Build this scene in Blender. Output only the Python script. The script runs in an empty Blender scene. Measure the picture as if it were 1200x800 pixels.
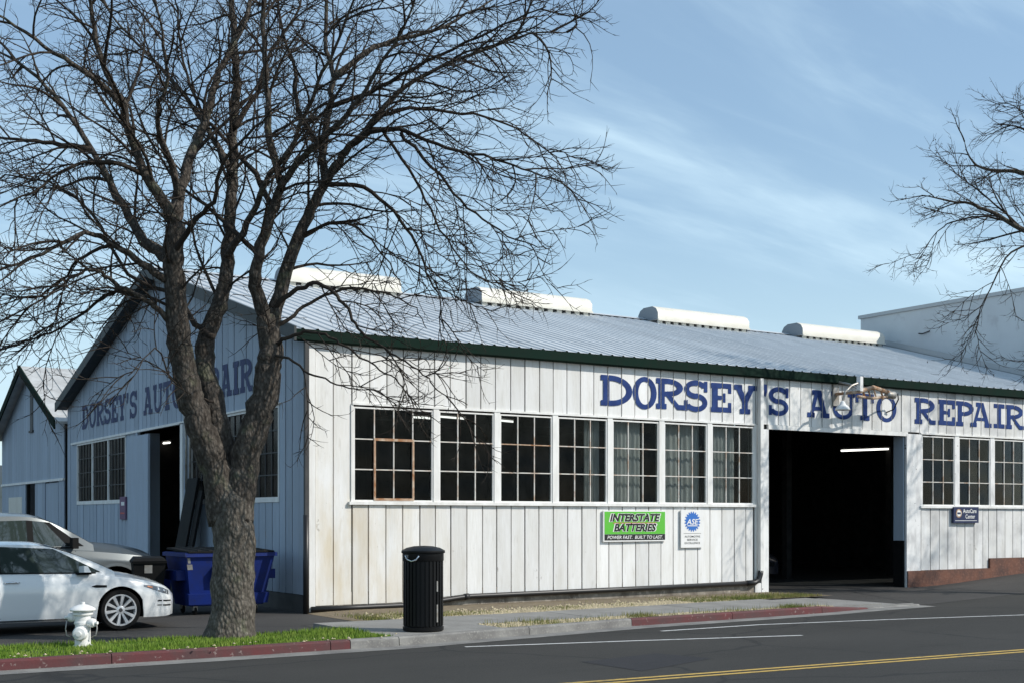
import bpy, bmesh, math, random
from mathutils import Vector, Matrix, noise as mnoise
from mathutils.geometry import delaunay_2d_cdt

random.seed(7)
rad = math.radians
scene = bpy.context.scene
COL = scene.collection

# ------------------------------------------------------------------ camera
FPX, HORIZON, YAW, EYE = 1500.0, 606.0, rad(32.5), 1.85      # pixels of the 1200 px photograph
CR = Vector((math.cos(YAW), -math.sin(YAW), 0)); CF = Vector((math.sin(YAW), math.cos(YAW), 0))
CAMP = -(CR * ((362 - 600) / FPX * 24.5) + CF * 24.5); CAMP.z = EYE
cam = bpy.data.cameras.new('camera')
cam.sensor_width = 36.0; cam.lens = 36.0 * FPX / 1200.0
cam.shift_y = (HORIZON - 400.0) / 1200.0
cam.clip_end = 5000.0; cam.clip_start = 0.1
camo = bpy.data.objects.new('camera', cam); COL.objects.link(camo)
camo.location = CAMP; camo.rotation_euler = (rad(90), 0, -YAW)
scene.camera = camo

# ------------------------------------------------------------------ light, sky, exposure
SUN_AZ, SUN_EL = rad(136.0), rad(39.0)                        # clockwise from +Y
world = bpy.data.worlds.new('World'); scene.world = world; world.use_nodes = True
wt = world.node_tree; wt.nodes.clear()
def wn(t, **k):
    n = wt.nodes.new(t)
    for a, b in k.items(): setattr(n, a, b)
    return n
wl = wt.links.new
sky = wn('ShaderNodeTexSky', sky_type='NISHITA', sun_disc=False)
sky.sun_elevation = SUN_EL; sky.sun_rotation = SUN_AZ
sky.air_density = 1.15; sky.dust_density = 0.6; sky.ozone_density = 1.6; sky.altitude = 30
tc = wn('ShaderNodeTexCoord')
sep = wn('ShaderNodeSeparateXYZ'); wl(tc.outputs['Generated'], sep.inputs[0])
addz = wn('ShaderNodeMath', operation='ADD'); wl(sep.outputs['Z'], addz.inputs[0]); addz.inputs[1].default_value = 0.22
dx = wn('ShaderNodeMath', operation='DIVIDE'); wl(sep.outputs['X'], dx.inputs[0]); wl(addz.outputs[0], dx.inputs[1])
dy = wn('ShaderNodeMath', operation='DIVIDE'); wl(sep.outputs['Y'], dy.inputs[0]); wl(addz.outputs[0], dy.inputs[1])
comb = wn('ShaderNodeCombineXYZ'); wl(dx.outputs[0], comb.inputs[0]); wl(dy.outputs[0], comb.inputs[1])
def cloud(rot, scale, sc, detail, lo, hi, seed):
    mp = wn('ShaderNodeMapping'); wl(comb.outputs[0], mp.inputs[0])
    mp.inputs['Rotation'].default_value = (0, 0, rad(rot)); mp.inputs['Scale'].default_value = scale
    mp.inputs['Location'].default_value = (seed, seed * .37, 0)
    nz = wn('ShaderNodeTexNoise'); wl(mp.outputs[0], nz.inputs['Vector'])
    nz.inputs['Scale'].default_value = sc; nz.inputs['Detail'].default_value = detail
    nz.inputs['Roughness'].default_value = 0.55; nz.inputs['Distortion'].default_value = 0.4
    mr = wn('ShaderNodeMapRange', interpolation_type='SMOOTHSTEP'); wl(nz.outputs['Fac'], mr.inputs['Value'])
    mr.inputs['From Min'].default_value = lo; mr.inputs['From Max'].default_value = hi
    return mr.outputs[0]
c1 = cloud(25, (0.55, 1.6, 1), 1.5, 6, 0.42, 0.78, 3.1)
c2 = cloud(-35, (0.5, 2.2, 1), 3.2, 7, 0.50, 0.82, 9.4)
lowmr = wn('ShaderNodeMapRange', interpolation_type='SMOOTHSTEP'); wl(sep.outputs['Z'], lowmr.inputs['Value'])
lowmr.inputs['From Min'].default_value = 0.02; lowmr.inputs['From Max'].default_value = 0.30
lowmr.inputs['To Min'].default_value = 0.55; lowmr.inputs['To Max'].default_value = 0.26
m1 = wn('ShaderNodeMath', operation='MULTIPLY'); wl(c1, m1.inputs[0]); m1.inputs[1].default_value = 0.62
m2 = wn('ShaderNodeMath', operation='MULTIPLY'); wl(c2, m2.inputs[0]); m2.inputs[1].default_value = 0.35
ma = wn('ShaderNodeMath', operation='ADD'); wl(m1.outputs[0], ma.inputs[0]); wl(m2.outputs[0], ma.inputs[1])
mb_ = wn('ShaderNodeMath', operation='ADD', use_clamp=True); wl(ma.outputs[0], mb_.inputs[0]); wl(lowmr.outputs[0], mb_.inputs[1])
mixc = wn('ShaderNodeMix', data_type='RGBA'); wl(mb_.outputs[0], mixc.inputs['Factor'])
wl(sky.outputs[0], mixc.inputs[6]); mixc.inputs[7].default_value = (5.1, 6.5, 7.5, 1)
hsv = wn('ShaderNodeHueSaturation'); hsv.inputs['Saturation'].default_value = 1.16; wl(mixc.outputs[2], hsv.inputs['Color'])
bg = wn('ShaderNodeBackground'); wl(hsv.outputs[0], bg.inputs[0]); bg.inputs[1].default_value = 0.14
wo = wn('ShaderNodeOutputWorld'); wl(bg.outputs[0], wo.inputs[0])

sl = bpy.data.lights.new('sun', 'SUN'); sl.energy = 4.3; sl.angle = rad(0.53); sl.color = (1.0, 0.945, 0.865)
so = bpy.data.objects.new('sun', sl); COL.objects.link(so)
SUND = Vector((math.sin(SUN_AZ) * math.cos(SUN_EL), math.cos(SUN_AZ) * math.cos(SUN_EL), math.sin(SUN_EL)))
so.rotation_euler = SUND.to_track_quat('Z', 'Y').to_euler(); so.location = SUND * 60
vs = scene.view_settings
vs.view_transform = 'Standard'; vs.look = 'None'; vs.gamma = 1.0; vs.use_curve_mapping = False; vs.exposure = 0.0
scene.render.engine = 'CYCLES'
scene.cycles.max_bounces = 6; scene.cycles.transparent_max_bounces = 8

# ------------------------------------------------------------------ pixel helpers (direction only; distance from the surface met)
def ray(px, py): return CR * ((px - 600) / FPX) + CF + Vector((0, 0, (HORIZON - py) / FPX))
def front(px, py, Y=0.0):
    d = ray(px, py); return CAMP + d * ((Y - CAMP.y) / d.y)
def gab(px, py, X=0.0):
    d = ray(px, py); return CAMP + d * ((X - CAMP.x) / d.x)
def gnd(px, py, z=0.0):
    d = ray(px, py); return CAMP + d * ((z - EYE) / d.z)
def at(px, py, depth): return CAMP + ray(px, py) * depth

# ------------------------------------------------------------------ materials
def new_mat(name):
    m = bpy.data.materials.new(name); m.use_nodes = True
    nt = m.node_tree; return m, nt, nt.nodes['Principled BSDF']
def N(nt, t, **k):
    n = nt.nodes.new(t)
    for a, b in k.items(): setattr(n, a, b)
    return n
def noise_fac(nt, scale, detail=5, stretch=(1, 1, 1), lo=.35, hi=.65, rough=.6, seed=0.0, dist=0.0):
    tc = N(nt, 'ShaderNodeTexCoord'); mp = N(nt, 'ShaderNodeMapping'); nt.links.new(tc.outputs['Object'], mp.inputs[0])
    mp.inputs['Scale'].default_value = stretch; mp.inputs['Location'].default_value = (seed, seed * .7, seed * .3)
    nz = N(nt, 'ShaderNodeTexNoise'); nt.links.new(mp.outputs[0], nz.inputs['Vector'])
    nz.inputs['Scale'].default_value = scale; nz.inputs['Detail'].default_value = detail
    nz.inputs['Roughness'].default_value = rough; nz.inputs['Distortion'].default_value = dist
    mr = N(nt, 'ShaderNodeMapRange'); nt.links.new(nz.outputs['Fac'], mr.inputs['Value'])
    mr.inputs['From Min'].default_value = lo; mr.inputs['From Max'].default_value = hi
    return mr.outputs[0], nz.outputs['Fac']
def mixcol(nt, fac, a, b):
    mx = N(nt, 'ShaderNodeMix', data_type='RGBA')
    if hasattr(fac, 'links'): nt.links.new(fac, mx.inputs['Factor'])
    else: mx.inputs['Factor'].default_value = fac
    for s, v in ((6, a), (7, b)):
        if hasattr(v, 'links'): nt.links.new(v, mx.inputs[s])
        else: mx.inputs[s].default_value = (*v, 1)
    return mx.outputs[2]
def mul(nt, a, b):
    m = N(nt, 'ShaderNodeMath', operation='MULTIPLY', use_clamp=True)
    for i, v in ((0, a), (1, b)):
        if hasattr(v, 'links'): nt.links.new(v, m.inputs[i])
        else: m.inputs[i].default_value = v
    return m.outputs[0]
def mk(name, col, rough=.6, metal=0.0, col2=None, scale=6, stretch=(1, 1, 1), amount=1.0, lo=.35, hi=.65,
       bump=0.0, bscale=60, bdist=.01, spec=.5, rnd=0.0, coat=0.0, emit=None, estr=0.0, fine=None):
    m, nt, bs = new_mat(name)
    bs.inputs['Roughness'].default_value = rough; bs.inputs['Metallic'].default_value = metal
    bs.inputs['Specular IOR Level'].default_value = spec; bs.inputs['Coat Weight'].default_value = coat
    out = None
    if col2 is not None:
        f, _ = noise_fac(nt, scale, 6, stretch, lo, hi)
        out = mixcol(nt, mul(nt, f, amount), col, col2)
    if fine is not None:                       # (colour, scale, lo, hi)
        f, _ = noise_fac(nt, fine[1], 3, (1, 1, 1), fine[2], fine[3], seed=4.2)
        out = mixcol(nt, f, out if out is not None else col, fine[0])
    if rnd:
        oi = N(nt, 'ShaderNodeObjectInfo'); mr = N(nt, 'ShaderNodeMapRange'); nt.links.new(oi.outputs['Random'], mr.inputs['Value'])
        mr.inputs['To Min'].default_value = 1 - rnd; mr.inputs['To Max'].default_value = 1 + rnd * .3
        hs = N(nt, 'ShaderNodeHueSaturation'); nt.links.new(mr.outputs[0], hs.inputs['Value'])
        if out is not None: nt.links.new(out, hs.inputs['Color'])
        else: hs.inputs['Color'].default_value = (*col, 1)
        out = hs.outputs[0]
    if out is not None: nt.links.new(out, bs.inputs['Base Color'])
    else: bs.inputs['Base Color'].default_value = (*col, 1)
    if bump:
        _, h = noise_fac(nt, bscale, 6, stretch)
        bp = N(nt, 'ShaderNodeBump'); nt.links.new(h, bp.inputs['Height'])
        bp.inputs['Strength'].default_value = bump; bp.inputs['Distance'].default_value = bdist
        nt.links.new(bp.outputs[0], bs.inputs['Normal'])
    if emit: bs.inputs['Emission Color'].default_value = (*emit, 1); bs.inputs['Emission Strength'].default_value = estr
    return m

def plank_paint(name, base=(.80, .80, .79), stain_shade=True):
    m, nt, bs = new_mat(name); L = nt.links.new
    bs.inputs['Roughness'].default_value = .62; bs.inputs['Specular IOR Level'].default_value = .3
    oi = N(nt, 'ShaderNodeObjectInfo')
    f1, _ = noise_fac(nt, 1.3, 7, (3, 3, .5), .38, .70, rough=.7)            # long vertical streaks
    c = mixcol(nt, mul(nt, f1, .55), base, (.58, .56, .50) if stain_shade else (.30, .35, .40))
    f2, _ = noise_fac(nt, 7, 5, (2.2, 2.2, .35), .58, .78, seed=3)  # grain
    c = mixcol(nt, mul(nt, f2, .5), c, (.50, .48, .44) if stain_shade else (.24, .27, .31))
    f3, _ = noise_fac(nt, 2.1, 4, (1.5, 1.5, 1), .67, .72, seed=8, rough=.78)  # knocks and bare patches
    c = mixcol(nt, mul(nt, f3, .75), c, (.36, .34, .31))
    f5, _ = noise_fac(nt, 16, 3, (1.2, 1.2, .6), .74, .78, seed=15)            # small dark knots
    c = mixcol(nt, mul(nt, f5, .7), c, (.16, .14, .12))
    if stain_shade:
        tcn = N(nt, 'ShaderNodeTexCoord'); sx = N(nt, 'ShaderNodeSeparateXYZ'); L(tcn.outputs['Object'], sx.inputs[0])
        mr = N(nt, 'ShaderNodeMapRange', interpolation_type='SMOOTHSTEP'); L(sx.outputs['X'], mr.inputs['Value'])
        mr.inputs['From Min'].default_value = 4.2; mr.inputs['From Max'].default_value = .6
        mz = N(nt, 'ShaderNodeMapRange', interpolation_type='SMOOTHSTEP'); L(sx.outputs['Z'], mz.inputs['Value'])
        mz.inputs['From Min'].default_value = 4.4; mz.inputs['From Max'].default_value = 1.2
        f4, _ = noise_fac(nt, .9, 5, (2.5, 2.5, .8), .36, .66, seed=21)
        c = mixcol(nt, mul(nt, mul(nt, mul(nt, f4, mr.outputs[0]), mz.outputs[0]), .62), c, (.60, .50, .33))
        mg = N(nt, 'ShaderNodeMapRange', interpolation_type='SMOOTHSTEP'); L(sx.outputs['X'], mg.inputs['Value'])  # grey grime and mottled tree shadow, painted in towards the right end
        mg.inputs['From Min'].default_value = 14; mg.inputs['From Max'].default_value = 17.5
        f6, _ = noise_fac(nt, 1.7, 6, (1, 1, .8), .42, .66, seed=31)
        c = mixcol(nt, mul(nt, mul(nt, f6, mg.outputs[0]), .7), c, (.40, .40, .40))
    mr2 = N(nt, 'ShaderNodeMapRange'); L(oi.outputs['Random'], mr2.inputs['Value'])
    mr2.inputs['To Min'].default_value = .84; mr2.inputs['To Max'].default_value = 1.04
    hs = N(nt, 'ShaderNodeHueSaturation'); L(mr2.outputs[0], hs.inputs['Value']); L(c, hs.inputs['Color'])
    L(hs.outputs[0], bs.inputs['Base Color'])
    _, h = noise_fac(nt, 14, 6, (2, 2, .15))
    bp = N(nt, 'ShaderNodeBump'); L(h, bp.inputs['Height']); bp.inputs['Strength'].default_value = .35; bp.inputs['Distance'].default_value = .01
    L(bp.outputs[0], bs.inputs['Normal'])
    return m

def glass_mat(name, tint=(.55, .58, .58), dust=.05, dustcol=(.35, .34, .32), rough=.03):
    m = bpy.data.materials.new(name); m.use_nodes = True; nt = m.node_tree; nt.nodes.clear(); L = nt.links.new
    tr = N(nt, 'ShaderNodeBsdfTransparent'); tr.inputs[0].default_value = (*tint, 1)
    gl = N(nt, 'ShaderNodeBsdfGlossy'); gl.inputs['Roughness'].default_value = rough
    df = N(nt, 'ShaderNodeBsdfDiffuse'); df.inputs[0].default_value = (*dustcol, 1)
    f, _ = noise_fac(nt, 3.0, 6, (1, 1, .6), .42, .75)
    mx0 = N(nt, 'ShaderNodeMixShader'); L(mul(nt, f, dust * 2), mx0.inputs[0]); L(tr.outputs[0], mx0.inputs[1]); L(df.outputs[0], mx0.inputs[2])
    fr = N(nt, 'ShaderNodeFresnel'); fr.inputs[0].default_value = 1.17
    mx = N(nt, 'ShaderNodeMixShader'); L(fr.outputs[0], mx.inputs[0]); L(mx0.outputs[0], mx.inputs[1]); L(gl.outputs[0], mx.inputs[2])
    o = N(nt, 'ShaderNodeOutputMaterial'); L(mx.outputs[0], o.inputs[0])
    return m

def bark_mat(name, dark, light):
    m, nt, bs = new_mat(name); L = nt.links.new
    bs.inputs['Roughness'].default_value = .9; bs.inputs['Specular IOR Level'].default_value = .15
    tcn = N(nt, 'ShaderNodeTexCoord'); mp = N(nt, 'ShaderNodeMapping'); L(tcn.outputs['Object'], mp.inputs[0])
    mp.inputs['Scale'].default_value = (1, 1, .55)
    nz = N(nt, 'ShaderNodeTexNoise'); L(mp.outputs[0], nz.inputs[0]); nz.inputs['Scale'].default_value = 9; nz.inputs['Detail'].default_value = 8; nz.inputs['Roughness'].default_value = .7
    vo = N(nt, 'ShaderNodeTexVoronoi', feature='F1'); L(mp.outputs[0], vo.inputs['Vector']); vo.inputs['Scale'].default_value = 22
    mr = N(nt, 'ShaderNodeMapRange'); L(vo.outputs['Distance'], mr.inputs['Value']); mr.inputs['From Min'].default_value = .12; mr.inputs['From Max'].default_value = .55
    f, _ = noise_fac(nt, 14, 7, (1, 1, .5), .38, .66, rough=.7)
    c = mixcol(nt, f, dark, light)
    c = mixcol(nt, mul(nt, mr.outputs[0], .55), c, tuple(v * .35 for v in dark))
    f2, _ = noise_fac(nt, 3.0, 5, (1, 1, 1), .56, .70, seed=5)
    c = mixcol(nt, mul(nt, f2, .35), c, (.15, .17, .10))
    L(c, bs.inputs['Base Color'])
    ad = N(nt, 'ShaderNodeMath', operation='SUBTRACT'); L(nz.outputs['Fac'], ad.inputs[0]); L(vo.outputs['Distance'], ad.inputs[1])
    bp = N(nt, 'ShaderNodeBump'); L(ad.outputs[0], bp.inputs['Height']); bp.inputs['Strength'].default_value = .9; bp.inputs['Distance'].default_value = .035
    L(bp.outputs[0], bs.inputs['Normal'])
    return m

def asphalt_mat(name, a, b, crack=True):
    m, nt, bs = new_mat(name); L = nt.links.new
    bs.inputs['Roughness'].default_value = .85; bs.inputs['Specular IOR Level'].default_value = .25
    f, _ = noise_fac(nt, .5, 8, (.35, 1, 1), .38, .64, rough=.68); c = mixcol(nt, f, tuple(v * .8 for v in a), tuple(v * 1.12 for v in b))
    f2, _ = noise_fac(nt, 55, 3, (1, 1, 1), .3, .75, seed=2); c = mixcol(nt, mul(nt, f2, .8), c, tuple(v * 2.1 for v in b))
    f4, _ = noise_fac(nt, 1.4, 4, (.25, 1, 1), .62, .8, seed=12); c = mixcol(nt, mul(nt, f4, .5), c, tuple(v * .5 for v in a))
    if crack:
        tcn = N(nt, 'ShaderNodeTexCoord'); nz = N(nt, 'ShaderNodeTexNoise'); L(tcn.outputs['Object'], nz.inputs[0]); nz.inputs['Scale'].default_value = 1.1
        av = N(nt, 'ShaderNodeMix', data_type='VECTOR'); av.inputs['Factor'].default_value = .35
        L(tcn.outputs['Object'], av.inputs[4]); L(nz.outputs['Color'], av.inputs[5])
        vo = N(nt, 'ShaderNodeTexVoronoi', feature='DISTANCE_TO_EDGE'); L(av.outputs[1], vo.inputs['Vector']); vo.inputs['Scale'].default_value = .33
        mr = N(nt, 'ShaderNodeMapRange'); L(vo.outputs['Distance'], mr.inputs['Value']); mr.inputs['From Min'].default_value = .004; mr.inputs['From Max'].default_value = .011
        mr.inputs['To Min'].default_value = .75; mr.inputs['To Max'].default_value = 0
        c = mixcol(nt, mr.outputs[0], c, (.018, .018, .018))
    L(c, bs.inputs['Base Color'])
    _, h = noise_fac(nt, 90, 4)
    bp = N(nt, 'ShaderNodeBump'); L(h, bp.inputs['Height']); bp.inputs['Strength'].default_value = .5; bp.inputs['Distance'].default_value = .01
    L(bp.outputs[0], bs.inputs['Normal'])
    return m

M = {}
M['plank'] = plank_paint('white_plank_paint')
M['plank_shaded'] = plank_paint('white_plank_paint_shaded', (.37, .44, .53), False)  # shaded copy of the white paint: darker, bluer shade put in its colour
M['trim'] = mk('white_trim', (.80, .80, .78), .55, col2=(.55, .53, .49), scale=3, stretch=(2, 2, .5), amount=.5, bump=.2, bscale=20)
M['trim_peel'] = mk('peeling_trim', (.76, .76, .75), .6, col2=(.40, .40, .40), scale=2.4, stretch=(2, 2, .8), amount=.75, lo=.45, hi=.7, fine=((.10, .09, .08), 9, .68, .71))
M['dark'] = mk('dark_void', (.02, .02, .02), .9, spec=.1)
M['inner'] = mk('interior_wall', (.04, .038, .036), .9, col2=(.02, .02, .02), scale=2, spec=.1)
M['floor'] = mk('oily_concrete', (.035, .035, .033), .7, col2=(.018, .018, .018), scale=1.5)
M['found'] = mk('foundation', (.28, .25, .21), .9, col2=(.12, .10, .08), scale=3, bump=.6, bscale=20, fine=((.42, .38, .32), 9, .55, .75))
M['black_pipe'] = mk('black_pipe', (.012, .012, .013), .45)
M['green'] = mk('green_fascia', (.006, .020, .014), .8, spec=.06, col2=(.010, .018, .014), scale=4, amount=.7)
M['rake'] = mk('dark_rake', (.022, .028, .028), .6, col2=(.04, .045, .045), scale=4)
M['steel'] = mk('muntin_steel', (.60, .58, .54), .6, col2=(.34, .20, .11), scale=3.2, lo=.48, hi=.64, amount=.8)
M['rust'] = mk('rusty_steel', (.30, .13, .05), .8, col2=(.52, .42, .32), scale=5, lo=.4, hi=.62, bump=.3)
M['glass'] = glass_mat('window_glass', (.72, .75, .75), .008)
M['glass_dirty'] = glass_mat('dirty_glass', (.45, .42, .40), .22, (.16, .12, .10), .15)
M['curtain'] = mk('grey_curtain', (.62, .61, .58), .8, col2=(.46, .45, .42), scale=5, stretch=(3, 1, .4))
M['roof'] = mk('galvanised_sheet', (.56, .585, .60), .5, .12, col2=(.47, .50, .52), scale=1.2, stretch=(3, .4, 1), rnd=.12, bump=.06, bscale=8, fine=((.64, .66, .67), 5, .55, .75))
M['vent'] = mk('cream_vent', (.68, .66, .59), .5, col2=(.56, .53, .45), scale=2, amount=.6)
M['ventgrey'] = mk('vent_end', (.20, .23, .26), .6)
M['brick_red'] = mk('painted_base', (.15, .06, .036), .8, col2=(.07, .035, .028), scale=2.2, stretch=(1, 1, 1), bump=.4, bscale=14, fine=((.19, .09, .06), 18, .5, .75))
M['blue_paint'] = mk('blue_lettering', (.008, .028, .13), .6, spec=.2, col2=(.022, .060, .22), scale=5, amount=.7, fine=((.40, .43, .48), 34, .72, .75))
M['blue_paint_old'] = mk('faded_blue_lettering', (.018, .028, .10), .7, col2=(.04, .06, .15), scale=3, amount=.8, fine=((.25, .29, .35), 20, .68, .74))
M['asphalt'] = asphalt_mat('road_asphalt', (.021, .0205, .0185), (.0295, .0285, .026))
M['asphalt_lot'] = asphalt_mat('lot_asphalt', (.028, .027, .026), (.042, .040, .038))
M['patch'] = asphalt_mat('patch_asphalt', (.016, .016, .018), (.022, .022, .024), False)
M['ground'] = mk('ground', (.10, .095, .08), .95, col2=(.06, .07, .04), scale=.2)
M['concrete'] = mk('concrete', (.24, .235, .22), .85, col2=(.17, .165, .155), scale=1.3, bump=.3, bscale=40, fine=((.29, .28, .26), 45, .5, .75), rnd=.08)
M['kerb'] = mk('kerb_concrete', (.23, .225, .21), .85, col2=(.13, .125, .12), scale=2.2, bump=.4, bscale=30, fine=((.30, .29, .26), 30, .55, .75))
M['kerb_red'] = mk('kerb_red_paint', (.105, .022, .024), .8, col2=(.07, .032, .032), scale=3, bump=.4, bscale=30, fine=((.19, .14, .13), 14, .64, .70))
M['white_line'] = mk('white_line', (.55, .55, .54), .7, col2=(.28, .28, .28), scale=9, lo=.5, hi=.7)
M['yellow_line'] = mk('yellow_line', (.50, .33, .07), .7, col2=(.20, .15, .07), scale=9, lo=.5, hi=.7)
M['soil'] = mk('soil', (.13, .10, .065), .95, col2=(.20, .16, .10), scale=8, bump=.8, bscale=40)
M['grass'] = mk('grass', (.105, .20, .018), .7, col2=(.19, .26, .045), scale=3.0, spec=.2)
M['turf'] = mk('turf', (.045, .085, .018), .9, col2=(.08, .11, .03), scale=5, bump=.6)
M['drygrass'] = mk('weeds', (.11, .15, .03), .8, col2=(.24, .21, .08), scale=3, spec=.2)
M['gravel'] = mk('gravel', (.52, .44, .28), .85, col2=(.30, .25, .17), scale=16, lo=.3, hi=.7)
M['bark'] = bark_mat('bark', (.088, .077, .064), (.25, .225, .19))
M['bark_limb'] = bark_mat('limb_bark', (.055, .046, .038), (.18, .158, .135))
M['twig'] = mk('twig_bark', (.030, .024, .020), .9, col2=(.055, .046, .038), scale=6, spec=.1)
M['white_paint'] = mk('hydrant_white', (.78, .78, .76), .45, col2=(.62, .61, .58), scale=9, amount=.5, bump=.15, bscale=40)
M['car_white'] = mk('car_white', (.74, .76, .76), .28, coat=1.0, spec=.5)
M['car_silver'] = mk('car_silver', (.125, .14, .145), .36, .45, coat=.4)
M['car_dark'] = mk('car_dark', (.03, .03, .04), .3, coat=.8)
M['car_glass'] = mk('car_glass', (.030, .042, .038), .03, spec=.9, coat=.6)
M['rubber'] = mk('rubber', (.010, .010, .010), .85, spec=.2)
M['alloy'] = mk('alloy', (.66, .67, .68), .3, .35)
M['chrome'] = mk('chrome', (.75, .76, .78), .12, 1.0)
M['lamp_lens'] = mk('lamp_lens', (.10, .11, .12), .08, spec=.8, coat=1)
M['lamp_bright'] = mk('lamp_reflector', (.70, .72, .74), .12, .6, coat=1)
M['amber'] = mk('amber', (.62, .20, .06), .25, coat=.8)
M['bin_blue'] = mk('bin_blue', (.006, .022, .16), .5, spec=.25, col2=(.010, .020, .10), scale=3, amount=.8, bump=.1, bscale=8, fine=((.015, .02, .06), 6, .60, .72))
M['bin_black'] = mk('bin_black', (.006, .0065, .007), .7, spec=.12, col2=(.011, .011, .011), scale=5)
M['can_black'] = mk('can_black', (.004, .004, .0045), .42, spec=.25, bump=.05, bscale=30)
M['white_flat'] = mk('sign_white', (.80, .80, .79), .5, col2=(.70, .69, .66), scale=4, amount=.5)
M['sign_green'] = mk('sign_green', (.09, .50, .03), .45, col2=(.12, .44, .05), scale=5)
M['sign_black'] = mk('sign_black', (.012, .012, .012), .45)
M['sign_blue'] = mk('sign_blue', (.03, .15, .50), .45)
M['sign_navy'] = mk('sign_navy', (.010, .018, .07), .45)
M['sign_red'] = mk('sign_red', (.50, .05, .04), .45)
M['sign_purple'] = mk('sign_purple', (.14, .07, .14), .6)
M['stucco'] = mk('white_stucco', (.57, .61, .63), .85, col2=(.50, .53, .55), scale=.6, bump=.15, bscale=30, fine=((.44, .46, .48), 2.2, .60, .78))
M['cap'] = mk('parapet_cap', (.42, .44, .45), .5, .3)
M['tube'] = mk('fluorescent', (.9, .9, .9), .4, emit=(1, .98, .92), estr=2.2)
M['lhouse_roof'] = mk('pale_metal_roof', (.62, .61, .58), .45, .3, col2=(.45, .43, .40), scale=2)
M['hill'] = mk('hill_scrub', (.055, .075, .085), .95, col2=(.04, .055, .05), scale=.05)
M['panel_dark'] = mk('dark_panel', (.022, .024, .028), .6, col2=(.05, .05, .05), scale=3)
M['galv'] = mk('grey_metal', (.40, .40, .39), .5, .5, col2=(.25, .22, .18), scale=6)
M['seed'] = mk('seed_cluster', (.05, .035, .02), .9)
M['interior_grey'] = mk('seat_grey', (.10, .10, .10), .8)

# ------------------------------------------------------------------ mesh builder
class MB:
    def __init__(s): s.v = []; s.f = []
    def add(s, vs, fs):
        o = len(s.v); s.v.extend(tuple(v) for v in vs); s.f.extend(tuple(i + o for i in f) for f in fs); return s
    def box(s, x0, x1, y0, y1, z0, z1, mat=None):
        vs = [Vector((x, y, z)) for x in (x0, x1) for y in (y0, y1) for z in (z0, z1)]
        if mat: vs = [mat @ v for v in vs]
        return s.add(vs, [(0, 1, 3, 2), (4, 6, 7, 5), (0, 4, 5, 1), (2, 3, 7, 6), (0, 2, 6, 4), (1, 5, 7, 3)])
    def hexa(s, b, t):                          # 4 bottom + 4 top corners
        return s.add(list(b) + list(t), [(3, 2, 1, 0), (4, 5, 6, 7)] + [(i, (i + 1) % 4, 4 + (i + 1) % 4, 4 + i) for i in range(4)])
    def prism(s, poly, d):                      # polygon (list of Vector) pushed along d
        n = len(poly); d = Vector(d)
        return s.add(list(poly) + [p + d for p in poly], [tuple(range(n))[::-1], tuple(range(n, 2 * n))] + [(i, (i + 1) % n, n + (i + 1) % n, n + i) for i in range(n)])
    def tube(s, pts, rs, n=8, cap=True, wob=None):
        pts = [Vector(p) for p in pts]
        if not hasattr(rs, '__len__'): rs = [rs] * len(pts)
        o = len(s.v); prev = None
        for i, p in enumerate(pts):
            t = (pts[min(i + 1, len(pts) - 1)] - pts[max(i - 1, 0)])
            t = t.normalized() if t.length > 1e-9 else Vector((0, 0, 1))
            if prev is None:
                a = t.orthogonal().normalized()
            else:
                a = prev - t * prev.dot(t)
                a = a.normalized() if a.length > 1e-6 else t.orthogonal().normalized()
            prev = a; b = t.cross(a)
            for k in range(n):
                g = 2 * math.pi * k / n
                d = a * math.cos(g) + b * math.sin(g); r = rs[i]
                q = p + d * r
                if wob: q += d * wob(q, r)
                s.v.append(tuple(q))
        for i in range(len(pts) - 1):
            for k in range(n):
                k2 = (k + 1) % n
                s.f.append((o + i * n + k, o + i * n + k2, o + (i + 1) * n + k2, o + (i + 1) * n + k))
        if cap:
            s.f.append(tuple(o + k for k in range(n))[::-1]); s.f.append(tuple(o + (len(pts) - 1) * n + k for k in range(n)))
        return s
    def lathe(s, prof, n=24, c=(0, 0, 0), axis='Z', cap=True):
        o = len(s.v); c = Vector(c)
        for r, h in prof:
            for k in range(n):
                g = 2 * math.pi * k / n; a, b = r * math.cos(g), r * math.sin(g)
                q = {'Z': (a, b, h), 'Y': (a, h, b), 'X': (h, a, b)}[axis]
                s.v.append(tuple(c + Vector(q)))
        for i in range(len(prof) - 1):
            for k in range(n):
                k2 = (k + 1) % n; s.f.append((o + i * n + k, o + i * n + k2, o + (i + 1) * n + k2, o + (i + 1) * n + k))
        if cap: s.f.append(tuple(o + k for k in range(n))[::-1]); s.f.append(tuple(o + (len(prof) - 1) * n + k for k in range(n)))
        return s
    def build(s, name, mat, parent=None, smooth=False, fix=True):
        me = bpy.data.meshes.new(name); me.from_pydata(s.v, [], s.f)
        if fix and len(s.f) < 60000:
            bm = bmesh.new(); bm.from_mesh(me); bmesh.ops.recalc_face_normals(bm, faces=bm.faces); bm.to_mesh(me); bm.free()
        me.materials.append(M[mat] if isinstance(mat, str) else mat)
        if smooth:
            me.polygons.foreach_set('use_smooth', [True] * len(me.polygons))
            if smooth == 'auto': me.set_sharp_from_angle(angle=rad(38))
        me.update()
        o = bpy.data.objects.new(name, me); COL.objects.link(o)
        if parent: o.parent = parent
        return o
def tag(o, label, cat, group=None):
    o['label'] = label; o['category'] = cat
    if group: o['group'] = group
    return o
def struct(o): o['kind'] = 'structure'; return o
def stuff(o): o['kind'] = 'stuff'; return o
def thing(name, label, cat, loc=(0, 0, 0), rz=0.0, group=None):
    o = bpy.data.objects.new(name, None); COL.objects.link(o); o.location = loc; o.rotation_euler = (0, 0, rz)
    o.empty_display_size = .2
    return tag(o, label, cat, group)
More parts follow.
